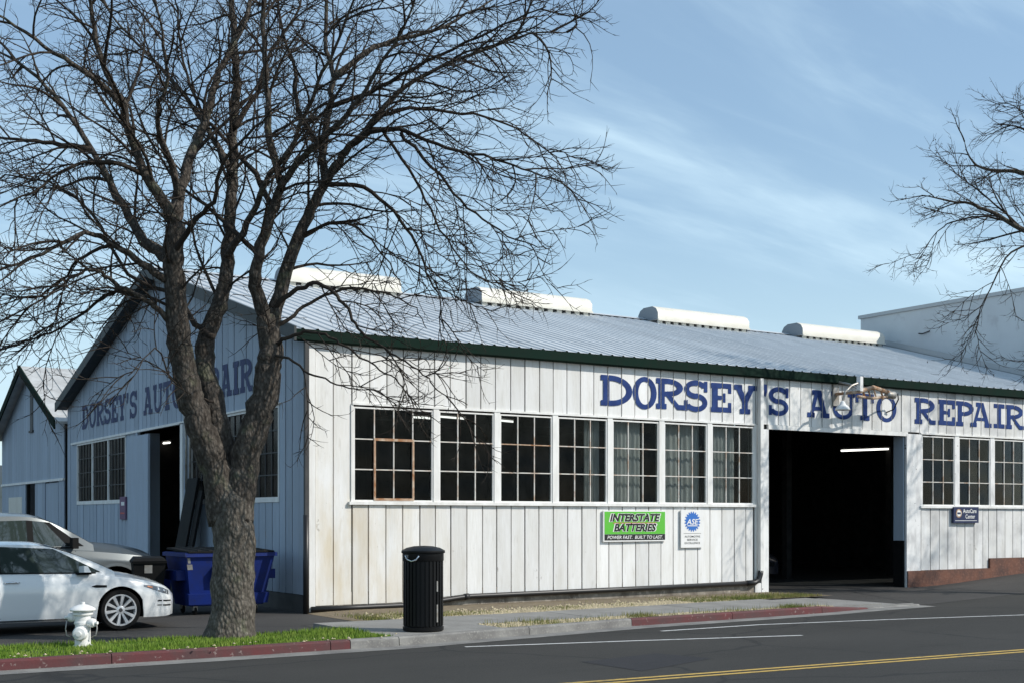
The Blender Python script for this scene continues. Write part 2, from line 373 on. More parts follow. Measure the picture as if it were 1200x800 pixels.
def copy_tree(o, parent=None):
    c = o.copy(); COL.objects.link(c); c.parent = parent
    for ch in list(o.children): copy_tree(ch, c)
    return c
def text_mesh(body, h, offset=.0, shear=0.0, sx=1.0, align='CENTER'):
    cu = bpy.data.curves.new('text', 'FONT'); cu.body = body; cu.size = 1.0; cu.shear = shear; cu.offset = offset
    cu.align_x = align; cu.resolution_u = 3; cu.fill_mode = 'FRONT'
    ob = bpy.data.objects.new('text', cu); COL.objects.link(ob)
    bpy.context.view_layer.update()
    me = bpy.data.meshes.new_from_object(ob.evaluated_get(bpy.context.evaluated_depsgraph_get()))
    vs = [v.co.copy() for v in me.vertices]; fs = [tuple(p.vertices) for p in me.polygons]
    bpy.data.objects.remove(ob); bpy.data.curves.remove(cu); bpy.data.meshes.remove(me)
    k = h / .73
    return [Vector((v.x * k * sx, v.y * k, 0)) for v in vs], fs

# ================================================================== THE SETTING
g = MB().add([(-900, -900, -.12), (900, -900, -.12), (900, 900, -.12), (-900, 900, -.12)], [(0, 1, 2, 3)]).build('ground', 'ground'); struct(g)
# kerb line (face at the road), traced on the ground
KERB = [(-70, -6.5), (-12, -6.42), (-6.8, -6.4), (-3.6, -6.40), (-2.1, -6.34), (-1.3, -6.30), (0.3, -6.02), (3.6, -5.46), (6.2, -5.27), (8.5, -5.08), (10.1, -4.80), (11.9, -4.60), (14.4, -3.96), (17.7, -3.0), (22, -2.6), (30, -2.6), (90, -2.6)]
def kerb_y(x):
    for (a, b), (c, d) in zip(KERB, KERB[1:]):
        if a <= x <= c: return b + (d - b) * (x - a) / (c - a)
    return KERB[-1][1]
def strip(xs, f0, f1, z0, z1=None):
    vs = []; fs = []
    for x in xs:
        vs += [(x, f0(x), z0(x) if callable(z0) else z0), (x, f1(x), (z1 if z1 is not None else z0)(x) if callable(z1 if z1 is not None else z0) else (z1 if z1 is not None else z0))]
    for i in range(len(xs) - 1): fs.append((2 * i, 2 * i + 2, 2 * i + 3, 2 * i + 1))
    return MB().add(vs, fs)
def frange(a, b, n): return [a + (b - a) * i / n for i in range(n + 1)]
def sstep(a, b, x):
    t = min(1, max(0, (x - a) / (b - a))); return t * t * (3 - 2 * t)
xs_all = sorted(set([p[0] for p in KERB] + frange(-70, 90, 80)))
road = strip(xs_all, lambda x: -18.0, kerb_y, 0.0).build('road', 'asphalt'); struct(road)
pav = MB().add([(-70, -18, .12), (90, -18, .12), (90, -30, .12), (-70, -30, .12), (-70, -18, 0.0), (90, -18, 0.0)], [(0, 1, 2, 3), (0, 4, 5, 1)]).build('pavement', 'concrete'); struct(pav)
lot = MB().add([(-70, -4.55, .02), (.6, -4.55, .02), (.6, -.02, .02), (-.02, -.02, .02), (-.02, 60, .02), (-70, 60, .02)], [(0, 1, 2, 3, 4, 5)]).build('parking_lot', 'asphalt_lot'); struct(lot)
# apron in front of the drive-in door, climbing to the right
def apron_z(x, y):
    k = sstep(17.0, 23.0, x) * .30 + max(0, x - 23) * .03
    return -.02 + k * sstep(kerb_y(x), -.2, y) + .02 * sstep(kerb_y(x) , kerb_y(x) + 1, y)
mb = MB(); nx, ny = 40, 10
axs = frange(10.1, 40, nx)
for x in axs:
    for j in range(ny + 1):
        y = kerb_y(x) + .0 + (.35 - kerb_y(x)) * j / ny; mb.v.append((x, y, apron_z(x, y) + .024))
for i in range(nx):
    for j in range(ny):
        a = i * (ny + 1) + j; mb.f.append((a, a + ny + 1, a + ny + 2, a + 1))
struct(mb.build('driveway_apron', 'asphalt_lot', smooth=True))

# markings
def ribbon(name, pts, w, z, mat):
    vs = []; fs = []
    for i, p in enumerate(pts):
        t = (pts[min(i + 1, len(pts) - 1)] - pts[max(i - 1, 0)]); t.z = 0; t.normalize(); n = Vector((-t.y, t.x, 0))
        q = Vector((p.x, p.y, z)); vs += [q - n * w / 2, q + n * w / 2]
    for i in range(len(pts) - 1): fs.append((2 * i, 2 * i + 2, 2 * i + 3, 2 * i + 1))
    return struct(MB().add(vs, fs).build(name, mat))
ya, yb = gnd(690, 800), gnd(1200, 762); dyl = (yb - ya)
for k, off in enumerate((-.10, .10)):
    n = Vector((-dyl.y, dyl.x, 0)).normalized() * off
    ribbon('yellow_centre_line', [ya - dyl * 4 + n, ya + n, yb + n, yb + dyl * 5 + n], .09, .004, 'yellow_line')
e = [gnd(775, 739), gnd(890, 731.5), gnd(1040, 725.5), gnd(1200, 720)]
ribbon('white_edge_line', e + [e[-1] + (e[-1] - e[-2]) * 8], .09, .004, 'white_line')
ribbon('white_parking_line', [gnd(545, 757.5), gnd(740, 750.5), gnd(940, 744)], .09, .004, 'white_line')
pp = [gnd(680, 775), gnd(770, 765), gnd(835, 771), gnd(752, 786)]
struct(MB().add([(p.x, p.y, .003) for p in pp], [(0, 1, 2, 3)]).build('asphalt_patch', 'patch'))

# kerb, in cast lengths: red, plain, red
kerb_root = None
def kerb_piece(x0, x1, mat, h0=.13, h1=.13, parent=None):
    mbk = MB(); n = max(2, int((x1 - x0) / .5)); xs = frange(x0 + .006, x1 - .006, n); o = len(mbk.v)
    for i, x in enumerate(xs):
        h = h0 + (h1 - h0) * i / n; y = kerb_y(x)
        mbk.v += [(x, y, -.05), (x, y + .012, h - .025), (x, y + .035, h), (x, y + .16, h), (x, y + .16, -.05)]
    for i in range(n):
        for j in range(4): a = i * 5 + j; mbk.f.append((a, a + 5, a + 6, a + 1))
    mbk.f += [(0, 1, 2, 3, 4), tuple(n * 5 + k for k in (4, 3, 2, 1, 0))]
    return mbk.build('kerb_stone', mat, parent)
kerb_root = strip([x for x in xs_all if x <= 11.9], lambda x: kerb_y(x) + .03, lambda x: kerb_y(x) + .15, -.03).build('kerb', 'kerb'); struct(kerb_root)
x = -60.0
while x < -2.3: x2 = min(x + 3.03, -2.12); kerb_piece(x, x2, 'kerb_red', parent=kerb_root); x = x2
for a, b in ((-2.12, -1.33), (-1.33, 1.2), (1.2, 3.55)): kerb_piece(a, b, 'kerb', parent=kerb_root)
for a, b in ((3.55, 6.0), (6.0, 8.5)): kerb_piece(a, b, 'kerb_red', parent=kerb_root)
kerb_piece(8.5, 10.1, 'kerb_red', .13, .03, kerb_root); kerb_piece(10.1, 11.9, 'kerb', .03, .028, kerb_root)
struct(strip([x for x in xs_all if x <= 11.9], lambda x: kerb_y(x) - .42, lambda x: kerb_y(x) + .02, .004).build('gutter', 'kerb'))

# sidewalk slabs
sw = strip(frange(.47, 11.38, 8), lambda x: -4.55 + .02 * x, lambda x: -3.0 + .09 * max(0, x - 3), .012).build('sidewalk', 'soil'); struct(sw)
def sw_front(x): return -4.62 + .02 * x
def sw_back(x): return -2.95 + .09 * max(0, x - 3)
def slab(xa, xb, fa, fb, z, mat='concrete', th=.14):
    b = [(xa, fa(xa), z - th), (xb, fa(xb), z - th), (xb, fb(xb), z - th), (xa, fb(xa), z - th)]
    t = [(p[0], p[1], z) for p in b]
    return MB().hexa(b, t).build('slab', mat, sw)
x = .45
while x < 11.4:
    x2 = min(x + 1.5, 11.4); zt = .10 - .06 * sstep(9.0, 11.4, (x + x2) / 2) + random.uniform(-.003, .003)
    slab(x + .006, x2 - .006, sw_front, sw_back, zt); x = x2
# concrete pad under the litter bin, from the kerb to the sidewalk
slab(-1.25, .44, lambda x: kerb_y(x) + .17, lambda x: -3.05, .10)
slab(.456, .95, lambda x: kerb_y(x) + .17, lambda x: sw_front(x) - .012, .098)
slab(9.2, 11.88, lambda x: kerb_y(x) + .17, lambda x: sw_front(x) - .012, .042)
# planting strip soil and gravel beds
struct(strip(frange(-60, -1.27, 60), lambda x: kerb_y(x) + .16, lambda x: -4.50, .085).build('verge', 'turf'))
struct(strip(frange(.96, 9.19, 20), lambda x: kerb_y(x) + .16, lambda x: sw_front(x) - .01, .085).build('gravel_bed', 'soil'))
struct(strip(frange(-.1, 11.9, 24), lambda x: sw_back(x) + .008, lambda x: .02, lambda x: .024 + .064 * sstep(-.1, .7, x), lambda x: .024 + .036 * sstep(-.1, .7, x)).build('wall_bed', 'soil'))

def pebbles(n, fx, name, mat, s0=.014, s1=.042):
    mbp = MB()
    for _ in range(n):
        x, y, z = fx(); r = random.uniform(s0, s1); a = random.uniform(0, 6.28)
        q = [Vector((math.cos(a + k * 1.571) * r * random.uniform(.7, 1.3), math.sin(a + k * 1.571) * r * random.uniform(.7, 1.3), 0)) for k in range(4)]
        c = Vector((x, y, z)); mbp.add([c + p for p in q] + [c + Vector((0, 0, r * .7))], [(0, 1, 4), (1, 2, 4), (2, 3, 4), (3, 0, 4)])
    return stuff(mbp.build(name, mat, fix=False))
def bed1():
    x = random.uniform(.98, 9.1); y0 = kerb_y(x) + .18; return x, random.uniform(y0, sw_front(x) - .02), .086
def bed2():
    x = random.uniform(.3, 8.8); y = sw_back(x) + abs(random.gauss(0, .5)) + .02; return x, min(y, -.12), .083
def bed3():
    x = random.uniform(-2.4, 9.3); return x, kerb_y(x) + random.choice([random.uniform(.0, .3), -random.uniform(0.02, .5)]), random.choice([.004]) if False else .13
tag(pebbles(5200, bed1, 'gravel', 'gravel'), 'ochre gravel filling the bed behind the kerb', 'gravel')
tag(pebbles(5200, bed2, 'gravel', 'gravel'), 'ochre gravel and dry leaves along the foot of the white plank wall', 'gravel')

def blades(n, fx, name, mat, h0, h1, w=.006, lean=.5):
    mbg = MB()
    for _ in range(n):
        x, y, z, k = fx(); h = random.uniform(h0, h1) * k; a = random.uniform(0, 6.28); l = random.uniform(0, lean) * h; b = random.uniform(0, 6.28)
        d = Vector((math.cos(a), math.sin(a), 0)) * w; c = Vector((x, y, z)); t = Vector((math.cos(b) * l, math.sin(b) * l, h))
        mbg.add([c - d, c + d, c + t * .55 + d * .6, c + t], [(0, 1, 2), (0, 2, 3)])
    return stuff(mbg.build(name, mat, fix=False))
def lawn():
    while True:
        x = random.uniform(-16, -1.3); y = random.uniform(kerb_y(x) + .13, -4.42)
        v = mnoise.noise(Vector((x * .9, y * 1.5, 0)))
        edge = min(1, (y - kerb_y(x) - .1) / .12, (-4.40 - y) / .15)
        if random.random() < .78 + v * .6: return x, y, .083, (.75 + .6 * v) * (.6 + .4 * edge)
tag(blades(42000, lawn, 'grass', 'grass', .045, .11, .007), 'bright green grass on the verge behind the red kerb', 'grass')
def weeds():
    while True:
        x = random.uniform(-.15, 11.6); y = min(-.1, sw_back(x) + .03 + abs(random.gauss(0, .6)))
        v = mnoise.noise(Vector((x * .8 + 5, y, 2)))
        if (x > 7.5 and random.random() < .9) or (x < 1.9 and random.random() < .75) or random.random() < max(0, v * .8): return x, y, .075, .8
tag(blades(9000, weeds, 'weed_patch', 'drygrass', .03, .10, .006), 'patchy weeds along the foot of the white plank wall', 'weeds')
def weeds2():
    while True:
        x = random.uniform(1.0, 9.0); v = mnoise.noise(Vector((x * 1.3, 9, 0)))
        if random.random() < max(.05, v): return x, random.uniform(kerb_y(x) + .17, sw_front(x)), .08, 1.0
tag(blades(2200, weeds2, 'weed_patch', 'drygrass', .03, .13, .006), 'sparse weeds poking through the gravel bed behind the kerb', 'weeds')
# fallen petals on the verge edge
def litter():
    x = random.uniform(-8, -1.2); return x, kerb_y(x) + random.gauss(.2, .14), .14
tag(pebbles(45, litter, 'leaf_litter', 'gravel', .012, .03), 'pale fallen leaves scattered along the red kerb edge', 'leaves')

# hill far left
mb = MB(); n = 60
for i in range(n + 1):
    a = i / n; x = -900 + 1500 * a; h = 18 + 34 * math.exp(-((a - .46) / .22) ** 2) + 6 * mnoise.noise(Vector((a * 9, 0, 0)))
    mb.v += [(x, 640, -1), (x, 700, h), (x, 860, -1)]
for i in range(n):
    for j in range(2): a = i * 3 + j; mb.f.append((a, a + 3, a + 4, a + 1))
struct(mb.build('hill', 'hill', smooth=True))

# ================================================================== AUTO REPAIR SHOP
GW, XR = 18.85, 26.6            # gable width, length of the front to the white building
RIDGE_Y, RIDGE_Z, EAVE_Z, OV = 9.42, 8.13, 5.42, .12
SLOPE = (RIDGE_Z - EAVE_Z) / (RIDGE_Y + OV)
def roof_z(y): return EAVE_Z + SLOPE * (min(y, 2 * RIDGE_Y - y) + OV)
shop = thing('auto_repair_shop', 'long white plank-walled repair garage with a grey metal roof and blue lettering', 'garage')
DOOR = (11.94, 16.82, 3.97)
WT, WS = 4.02, 2.17             # window head and sill heights
def board_bottom(x):
    if x < 16.9: return .16 if x < 1.9 else (.16 + .12 * (x - 1.9) / 1.6 if x < 3.5 else .28 + .06 * (x - 3.5) / 7.9)
    return .46 if x < 20.2 else .73
# backing walls with openings
fw = MB()
def fwb(x0, x1, z0, z1): fw.box(x0, x1, .035, .16, z0, z1)
fwb(.02, .9, .1, 5.2); fwb(.9, 11.93, .1, 2.10); fwb(.9, 11.93, 4.06, 5.2)
fwb(11.47, 11.93, 2.10, 4.06); fwb(11.93, 16.83, 4.0, 5.2); fwb(16.83, 17.42, -.1, 5.2); fwb(17.42, XR, 4.06, 5.2); fwb(17.42, XR, -.1, 2.10)
front_wall = fw.build('front_wall', 'dark', shop)
PW, GAP = .365, .028
seams = []
def plank(x0, x1, z0, z1, z0b=None, y=-.012):
    j = random.uniform(-.006, .006)
    tl, tr = random.uniform(-.003, .003), random.uniform(-.003, .003)
    b = [(x0 + GAP / 2, y + j + tl, z0), (x1 - GAP / 2, y + j + tr, z0b if z0b is not None else z0), (x1 - GAP / 2, .034, z0b if z0b is not None else z0), (x0 + GAP / 2, .034, z0)]
    t = [(p[0], p[1], z1) for p in b]
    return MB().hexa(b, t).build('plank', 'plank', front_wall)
x = .12
k = 0
while x < XR - .05:
    w = PW + random.uniform(-.02, .02); x2 = x + w
    if x < .86 and x2 > .80: x2 = .90
    if x2 > XR - .15: x2 = XR
    seams.append(x)
    if x2 <= .91:
        plank(x, x2, board_bottom(x), 5.34)
    else:
        plank(x, x2, 4.10, 5.34)
    x = x2
def lower(xa, xb):
    x = xa
    while x < xb - .02:
        w = PW + random.uniform(-.025, .025); x2 = x + w
        if xb - x2 < .2: x2 = xb
        plank(x, x2, board_bottom(x + .001), 2.10, board_bottom(x2 - .001)); x = x2
lower(.905, 11.45); lower(17.42, 20.2); lower(20.2, XR)
# trims
for (a, b, c, d, y0, y1) in ((.90, 11.50, 4.055, 4.097, -.045, .034), (.82, 11.50, 2.105, 2.165, -.075, .034), (17.40, XR, 4.055, 4.097, -.045, .034), (17.36, XR, 2.105, 2.165, -.075, .034), (11.93, 16.90, 3.985, 4.095, -.03, .034)):
    MB().box(a, b, y0, y1, c, d).build('trim_board', 'trim', front_wall)
MB().box(-.035, .115, -.045, .034, .05, 5.34).build('corner_board', 'trim', front_wall)
MB().box(11.70, 11.925, -.04, .034, .0, 3.98).build('door_post', 'trim_peel', front_wall)
MB().box(16.845, 17.39, -.035, .034, -.02, 4.05).build('door_post', 'trim_peel', front_wall)
MB().box(11.50, 11.695, -.01, .034, .3, 4.09).build('trim_board', 'trim', front_wall)
# windows
def window(x0, x1, cols, rows, rustvent=False, rail=None, curtain=None, tilt=True):
    f = MB(); t = .03
    f.box(x0, x1, -.02, .05, WS - .004, WS + t); f.box(x0, x1, -.02, .05, WT - t, WT); f.box(x0, x0 + t, -.018, .048, WS + t, WT - t); f.box(x1 - t, x1, -.018, .048, WS + t, WT - t)
    w = f.build('window', 'trim', shop)
    px = frange(x0 + t, x1 - t, cols); pz = frange(WS + t, WT - t, rows)
    for k in range(1, cols): MB().box(px[k] - .011, px[k] + .011, -.012, .03, pz[0], pz[-1]).build('muntin', 'steel', w)
    for k in range(1, rows): MB().box(px[0], px[-1], -.014, .028, pz[k] - .011, pz[k] + .011).build('muntin', rail if (rail and k == rows - 1) else 'steel', w)
    for i in range(cols):
        for j in range(rows):
            a = random.uniform(-.006, .006); b = random.uniform(-.006, .006)
            v = [(px[i], .010 + a, pz[j]), (px[i + 1], .010 - a, pz[j]), (px[i + 1], .010 - a + b, pz[j + 1]), (px[i], .010 + a + b, pz[j + 1])]
            MB().hexa(v, [(p[0], p[1] + .004, p[2]) for p in v]).build('pane', 'glass', w)
    if rustvent:
        a, b, c, d = px[1], px[3], pz[0], pz[2]
        r = MB(); r.box(a - .02, b + .02, -.035, -.016, d - .025, d + .025); r.box(a - .02, b + .02, -.035, -.016, c - .01, c + .035)
        r.box(a - .022, a + .02, -.034, -.016, c + .035, d - .025); r.box(b - .02, b + .022, -.034, -.016, c + .035, d - .025)
        r.build('vent_sash', 'rust', w)
    if curtain:
        ca, cb = curtain; n = 40; mbc = MB()
        for i in range(n + 1):
            xx = ca + (cb - ca) * i / n; yy = .20 + .022 * math.sin(i * 1.15) + .01 * math.sin(i * .37)
            mbc.v += [(xx, yy, WS - .05), (xx, yy, WT + .05), (xx, yy + .006, WT + .05), (xx, yy + .006, WS - .05)]
        for i in range(n): mbc.f += [(4 * i, 4 * i + 4, 4 * i + 5, 4 * i + 1), (4 * i + 2, 4 * i + 6, 4 * i + 7, 4 * i + 3)]
        mbc.build('curtain', 'curtain', w, True)
    return w
WX = [(.93, 2.70), (2.84, 4.15), (4.30, 5.62), (5.77, 7.09), (7.24, 8.55), (8.71, 9.99), (10.14, 11.46)]
for i, (a, b) in enumerate(WX):
    window(a, b, 4 if i == 0 else 3, 3, i == 0, 'rust' if i == 2 else None, {3: (6.62, 7.05), 4: (7.28, 8.2), 5: (8.76, 9.95), 6: (10.18, 11.05)}.get(i))
    MB().box(b + .004, (WX[i + 1][0] if i < 6 else 11.498) - .004, -.035, .06, 2.166, 4.054).build('mullion', 'trim', front_wall)
MB().box(.875, .927, -.03, .06, 2.166, 4.054).build('mullion', 'trim', front_wall)
xw = 17.46
while xw < XR - 1.2:
    window(xw, xw + 1.31, 3, 3)
    MB().box(xw + 1.314, min(xw + 1.486, XR), -.03, .06, 2.166, 4.054).build('mullion', 'trim_peel', front_wall); xw += 1.49
MB().box(17.394, 17.456, -.03, .06, 2.166, 4.054).build('mullion', 'trim_peel', front_wall)
# base
fb = MB().box(.03, 11.9, -.004, .033, -.15, .40).build('foundation', 'found', shop)
MB().box(16.86, 20.2, -.07, .033, -.15, .455).build('painted_base', 'brick_red', shop)
MB().box(20.2, XR, -.072, .033, -.15, .725).build('painted_base', 'brick_red', shop)
MB().box(11.5, 11.9, -.03, .033, -.1, .28).build('white_plinth', 'trim_peel', shop)
# door reveals
MB().box(11.80, 11.93, .165, .55, -.05, 3.98).build('door_jamb', 'trim_peel', shop)
jb = MB().box(16.795, 16.828, .036, .36, 1.25, 3.98).build('door_jamb', 'plank_shaded', shop)  # jamb's shade put into its colour with the blue-grey plank paint
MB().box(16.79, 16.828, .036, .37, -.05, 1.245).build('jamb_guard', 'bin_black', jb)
# black drain pipe along the foot of the wall, and the white downspout
MB().tube([(.02, -.075, .10), (1.0, -.075, .10), (2.15, -.075, .105), (2.4, -.075, .12), (3.3, -.075, .215), (3.55, -.075, .235), (7, -.075, .255), (11.2, -.075, .295)], .052, 10).build('drain_pipe', 'black_pipe', shop, True)
dp = MB().tube([(11.18, -.085, .295), (11.42, -.09, .30), (11.55, -.095, .36), (11.60, -.10, .5), (11.61, -.10, .58)], .066, 10).build('drain_elbow', 'black_pipe', shop, True)
for px_ in (2.35, 3.45): MB().tube([(px_ - .05, -.075, .115 if px_ < 3 else .225), (px_ + .05, -.075, .125 if px_ < 3 else .235)], .066, 10).build('pipe_collar', 'black_pipe', shop, True)
MB().box(11.56, 11.66, -.15, -.05, .55, 5.18).build('downspout', 'trim', shop)
MB().tube([(-.10, -.10, 1.90), (-.10, -.10, .0)], .058, 10).build('corner_downspout', 'black_pipe', shop, True)
MB().box(-.135, -.055, -.14, -.06, 1.88, 5.2).build('corner_downspout', 'panel_dark', shop)
# gable wall (X = 0): opening list (y0, y1, z0, z1)
GO = [(1.44, 6.95, 2.22, 4.12), (7.62, 11.15, .0, 4.10), (12.34, 17.63, 2.30, 4.10)]
def gtop(y): return roof_z(y) - .09
gbk = MB()
def gb_box(y0, y1, z0, z1=None):
    n = max(1, int((y1 - y0) / .8)) if z1 is None else 1
    ys = [y0, y1] if z1 is not None else sorted(set(frange(y0, y1, n) + ([RIDGE_Y] if y0 < RIDGE_Y < y1 else [])))
    for a, b in zip(ys, ys[1:]):
        za, zb = (z1, z1) if z1 is not None else (gtop(a), gtop(b))
        gbk.hexa([(.032, a, z0), (.15, a, z0), (.15, b, z0), (.032, b, z0)], [(.032, a, za), (.15, a, za), (.15, b, zb), (.032, b, zb)])
gb_box(.165, GW, 4.16)
ycur = .165
for (a, b, c, d) in GO:
    gb_box(ycur, a, -.1, 4.155)
    if c > .1: gb_box(a, b, -.1, c - .05)
    ycur = b
gb_box(ycur, GW, -.1, 4.155)
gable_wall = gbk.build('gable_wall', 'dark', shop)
gseams = []
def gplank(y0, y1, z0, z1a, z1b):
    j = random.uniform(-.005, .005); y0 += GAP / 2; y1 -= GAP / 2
    MB().hexa([(-.012 + j, y0, z0), (.030, y0, z0), (.030, y1, z0), (-.012 + j, y1, z0)], [(-.012 + j, y0, z1a), (.030, y0, z1a), (.030, y1, z1b), (-.012 + j, y1, z1b)]).build('plank', 'plank_shaded', gable_wall)
edges = [.14] + [v for o in GO for v in o[:2]] + [GW]
for a, b, seg in [(edges[i], edges[i + 1], i) for i in range(len(edges) - 1)]:
    n = max(1, round((b - a) / .365)); ys = frange(a, b, n)
    if a < RIDGE_Y < b: ys = sorted([y for y in ys if abs(y - RIDGE_Y) > .12] + [RIDGE_Y])
    for y0, y1 in zip(ys, ys[1:]):
        gseams.append(y0)
        if seg % 2 == 0: gplank(y0, y1, .36, gtop(y0), gtop(y1))
        else:
            o = GO[seg // 2]; gplank(y0, y1, 4.17, gtop(y0), gtop(y1))
            if o[2] > .1: gplank(y0, y1, .36, o[2] - .06, o[2] - .06)
MB().box(-.05, .03, -.0, .135, .05, 5.2).build('corner_board', 'trim', gable_wall)
for (y0, y1) in ((.15, 7.6), (11.16, GW)): MB().box(-.03, .031, y0, y1, -.05, .35).build('dark_base', 'panel_dark', gable_wall)
MB().box(-.06, .03, .14 + 1.2, 7.62, 4.125, 4.165).build('trim_board', 'trim', gable_wall)
MB().box(-.06, .03, 7.62, GW - .6, 4.105, 4.165).build('trim_board', 'trim', gable_wall)
def gwindow(o, secs):
    y0, y1, z0, z1 = o; f = MB(); t = .05
    f.box(-.03, .06, y0, y1, z0 - .055, z0 + t); f.box(-.028, .06, y0, y1, z1 - t, z1)
    f.box(-.026, .058, y0, y0 + t, z0 + t, z1 - t); f.box(-.026, .058, y1 - t, y1, z0 + t, z1 - t)
    w = f.build('window', 'trim', shop); ys = frange(y0 + t, y1 - t, secs)
    for k in range(1, secs): MB().box(-.024, .055, ys[k] - .04, ys[k] + .04, z0 + t, z1 - t).build('mullion', 'trim', w)
    for k in range(secs):
        a, b = ys[k] + .042, ys[k + 1] - .042
        MB().box(.015, .02, a, b, z0 + t, z1 - t).build('pane', 'glass_dirty', w)
        for q in range(1, 5): yy = a + (b - a) * q / 5; MB().box(-.005, .03, yy - .012, yy + .012, z0 + t, z1 - t).build('muntin', 'panel_dark', w)
        for q in range(1, 4): zz = z0 + t + (z1 - z0 - 2 * t) * q / 4; MB().box(-.003, .028, a, b, zz - .012, zz + .012).build('muntin', 'panel_dark', w)
    # odd pieces of board and sheet stacked behind the glass
    for k in range(7):
        yy = random.uniform(y0 + .3, y1 - .5); MB().box(.20, .22, yy, yy + random.uniform(.08, .3), z0 - .1, z0 + random.uniform(.2, .75)).build('stored_board', 'vent', w)
    return w
gwindow(GO[0], 3); gwindow(GO[2], 3)
# gable doorway: jambs and half-rolled leaf
MB().box(.16, .55, 11.13, 11.26, -.05, 4.1).build('door_jamb', 'plank_shaded', shop)
MB().box(-.05, .031, 11.14, 11.30, -.05, 4.10).build('door_post', 'plank_shaded', gable_wall)
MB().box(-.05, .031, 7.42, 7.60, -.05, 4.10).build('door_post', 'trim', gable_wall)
MB().box(-.14, -.085, 9.9, 11.7, .9, 4.0).build('sliding_door', 'plank_shaded', shop)
MB().box(-.138, -.087, 9.9, 11.7, .1, .895).build('sliding_door_base', 'panel_dark', shop)
# roof
rf = MB()
for s in (0, 1):
    ya, yb = (-OV, RIDGE_Y) if s == 0 else (2 * RIDGE_Y + OV, RIDGE_Y)
    rf.hexa([(-.32, ya, EAVE_Z - .07), (XR, ya, EAVE_Z - .07), (XR, yb, RIDGE_Z - .07), (-.32, yb, RIDGE_Z - .07)], [(-.32, ya, EAVE_Z - .01), (XR, ya, EAVE_Z - .01), (XR, yb, RIDGE_Z - .01), (-.32, yb, RIDGE_Z - .01)])
roof = rf.build('roof', 'panel_dark', shop)
def roof_sheet(x0, x1, side):
    prof = []; p = x0
    while p < x1 - .01:
        prof += [(p, 0), (p + .115, 0), (p + .140, .026), (p + .175, .026), (p + .2, 0)]; p += .305
    prof.append((x1, 0)); prof = [q for q in prof if q[0] <= x1 + .001]
    n = 8; m_ = MB()
    ya, yb = (-OV - .04, RIDGE_Y) if side == 0 else (2 * RIDGE_Y + OV + .04, RIDGE_Y)
    dz = random.uniform(0, .004)
    for i in range(n + 1):
        y = ya + (yb - ya) * i / n
        for (xx, h) in prof: m_.v.append((xx, y, roof_z(y) + .004 + dz + h + .006 * mnoise.noise(Vector((xx * .8, y * .5, side)))))
    c = len(prof)
    for i in range(n):
        for j in range(c - 1): a = i * c + j; m_.f.append((a, a + 1, a + c + 1, a + c))
    return m_.build('roof_sheet', 'roof', roof)
x = -.35
while x < XR - .05: roof_sheet(x, min(x + .915, XR), 0); roof_sheet(x, min(x + .915, XR), 1); x += .915
MB().prism([Vector((-.36, RIDGE_Y - .25, RIDGE_Z - .02)), Vector((-.36, RIDGE_Y, RIDGE_Z + .065)), Vector((-.36, RIDGE_Y + .25, RIDGE_Z - .02)), Vector((-.36, RIDGE_Y, RIDGE_Z + .04))], (XR + .36, 0, 0)).build('ridge_cap', 'roof', roof)
# gutter and fascia
MB().prism([Vector((-.34, -OV - .03, 5.42)), Vector((-.34, -OV - .05, 5.22)), Vector((-.34, -OV + .05, 5.19)), Vector((-.34, -OV + .07, 5.40))], (XR + .34, 0, 0)).build('fascia', 'green', roof)
MB().box(-.30, XR, -OV + .08, -.0, 5.345, 5.372).build('soffit', 'panel_dark', roof)
for s in (0, 1):
    ya, yb = (-OV - .05, RIDGE_Y) if s == 0 else (2 * RIDGE_Y + OV + .05, RIDGE_Y)
    za, zb = EAVE_Z - .01, RIDGE_Z + .0
    for x0, x1, dz, mt in ((-.37, -.325, -.22, 'rake'),):
        MB().hexa([(x0, ya, za + dz), (x1, ya, za + dz), (x1, yb, zb + dz), (x0, yb, zb + dz)], [(x0, ya, za + .05), (x1, ya, za + .05), (x1, yb, zb + .05), (x0, yb, zb + .05)]).build('rake_board', mt, roof)
    MB().hexa([(-.32, ya + (.1 if s == 0 else -.1), za - .17), (-.02, ya + (.1 if s == 0 else -.1), za - .17), (-.02, yb, zb - .17), (-.32, yb, zb - .17)], [(-.32, ya, za - .10), (-.02, ya, za - .10), (-.02, yb, zb - .10), (-.32, yb, zb - .10)]).build('rake_soffit', 'rake', roof)
# ridge ventilators
def vent(xa, xb, lab=None):
    yc = 9.15; zb = roof_z(yc - .55) + .02; h = .52
    prof = [(-.50, .13), (-.50, .36), (-.40, .50), (-.22, .58), (.22, .58), (.40, .50), (.50, .36), (.50, .13)]
    hood = MB().prism([Vector((xa, yc + a, zb + b)) for a, b in prof], (xb - xa, 0, 0)).build('ridge_vent', 'vent', shop, 'auto')
    lip = MB().box(xa - .01, xb + .01, yc - .54, yc - .503, zb + .10, zb + .15); lip.build('vent_lip', 'vent', hood)
    MB().prism([Vector((xa - .012, yc + a * .97, zb + .02 + b * .97 - .005)) for a, b in prof], (.010, 0, 0)).build('vent_end', 'ventgrey', hood)
    MB().box(xa + .02, xb - .02, yc - .42, yc + .42, zb - .2, zb + .125).build('vent_throat', 'panel_dark', hood)
    n = int((xb - xa) / .31); 
    for k in range(n): a = xa + (xb - xa) * (k + .1) / n; MB().box(a, a + .17, yc - .47, yc - .425, zb - .06, zb + .115).build('vent_foot', 'vent', hood)
for a, b in ((3.2, 6.5), (9.1, 13.0), (15.55, 19.4), (21.85, 25.9)): vent(a, b)
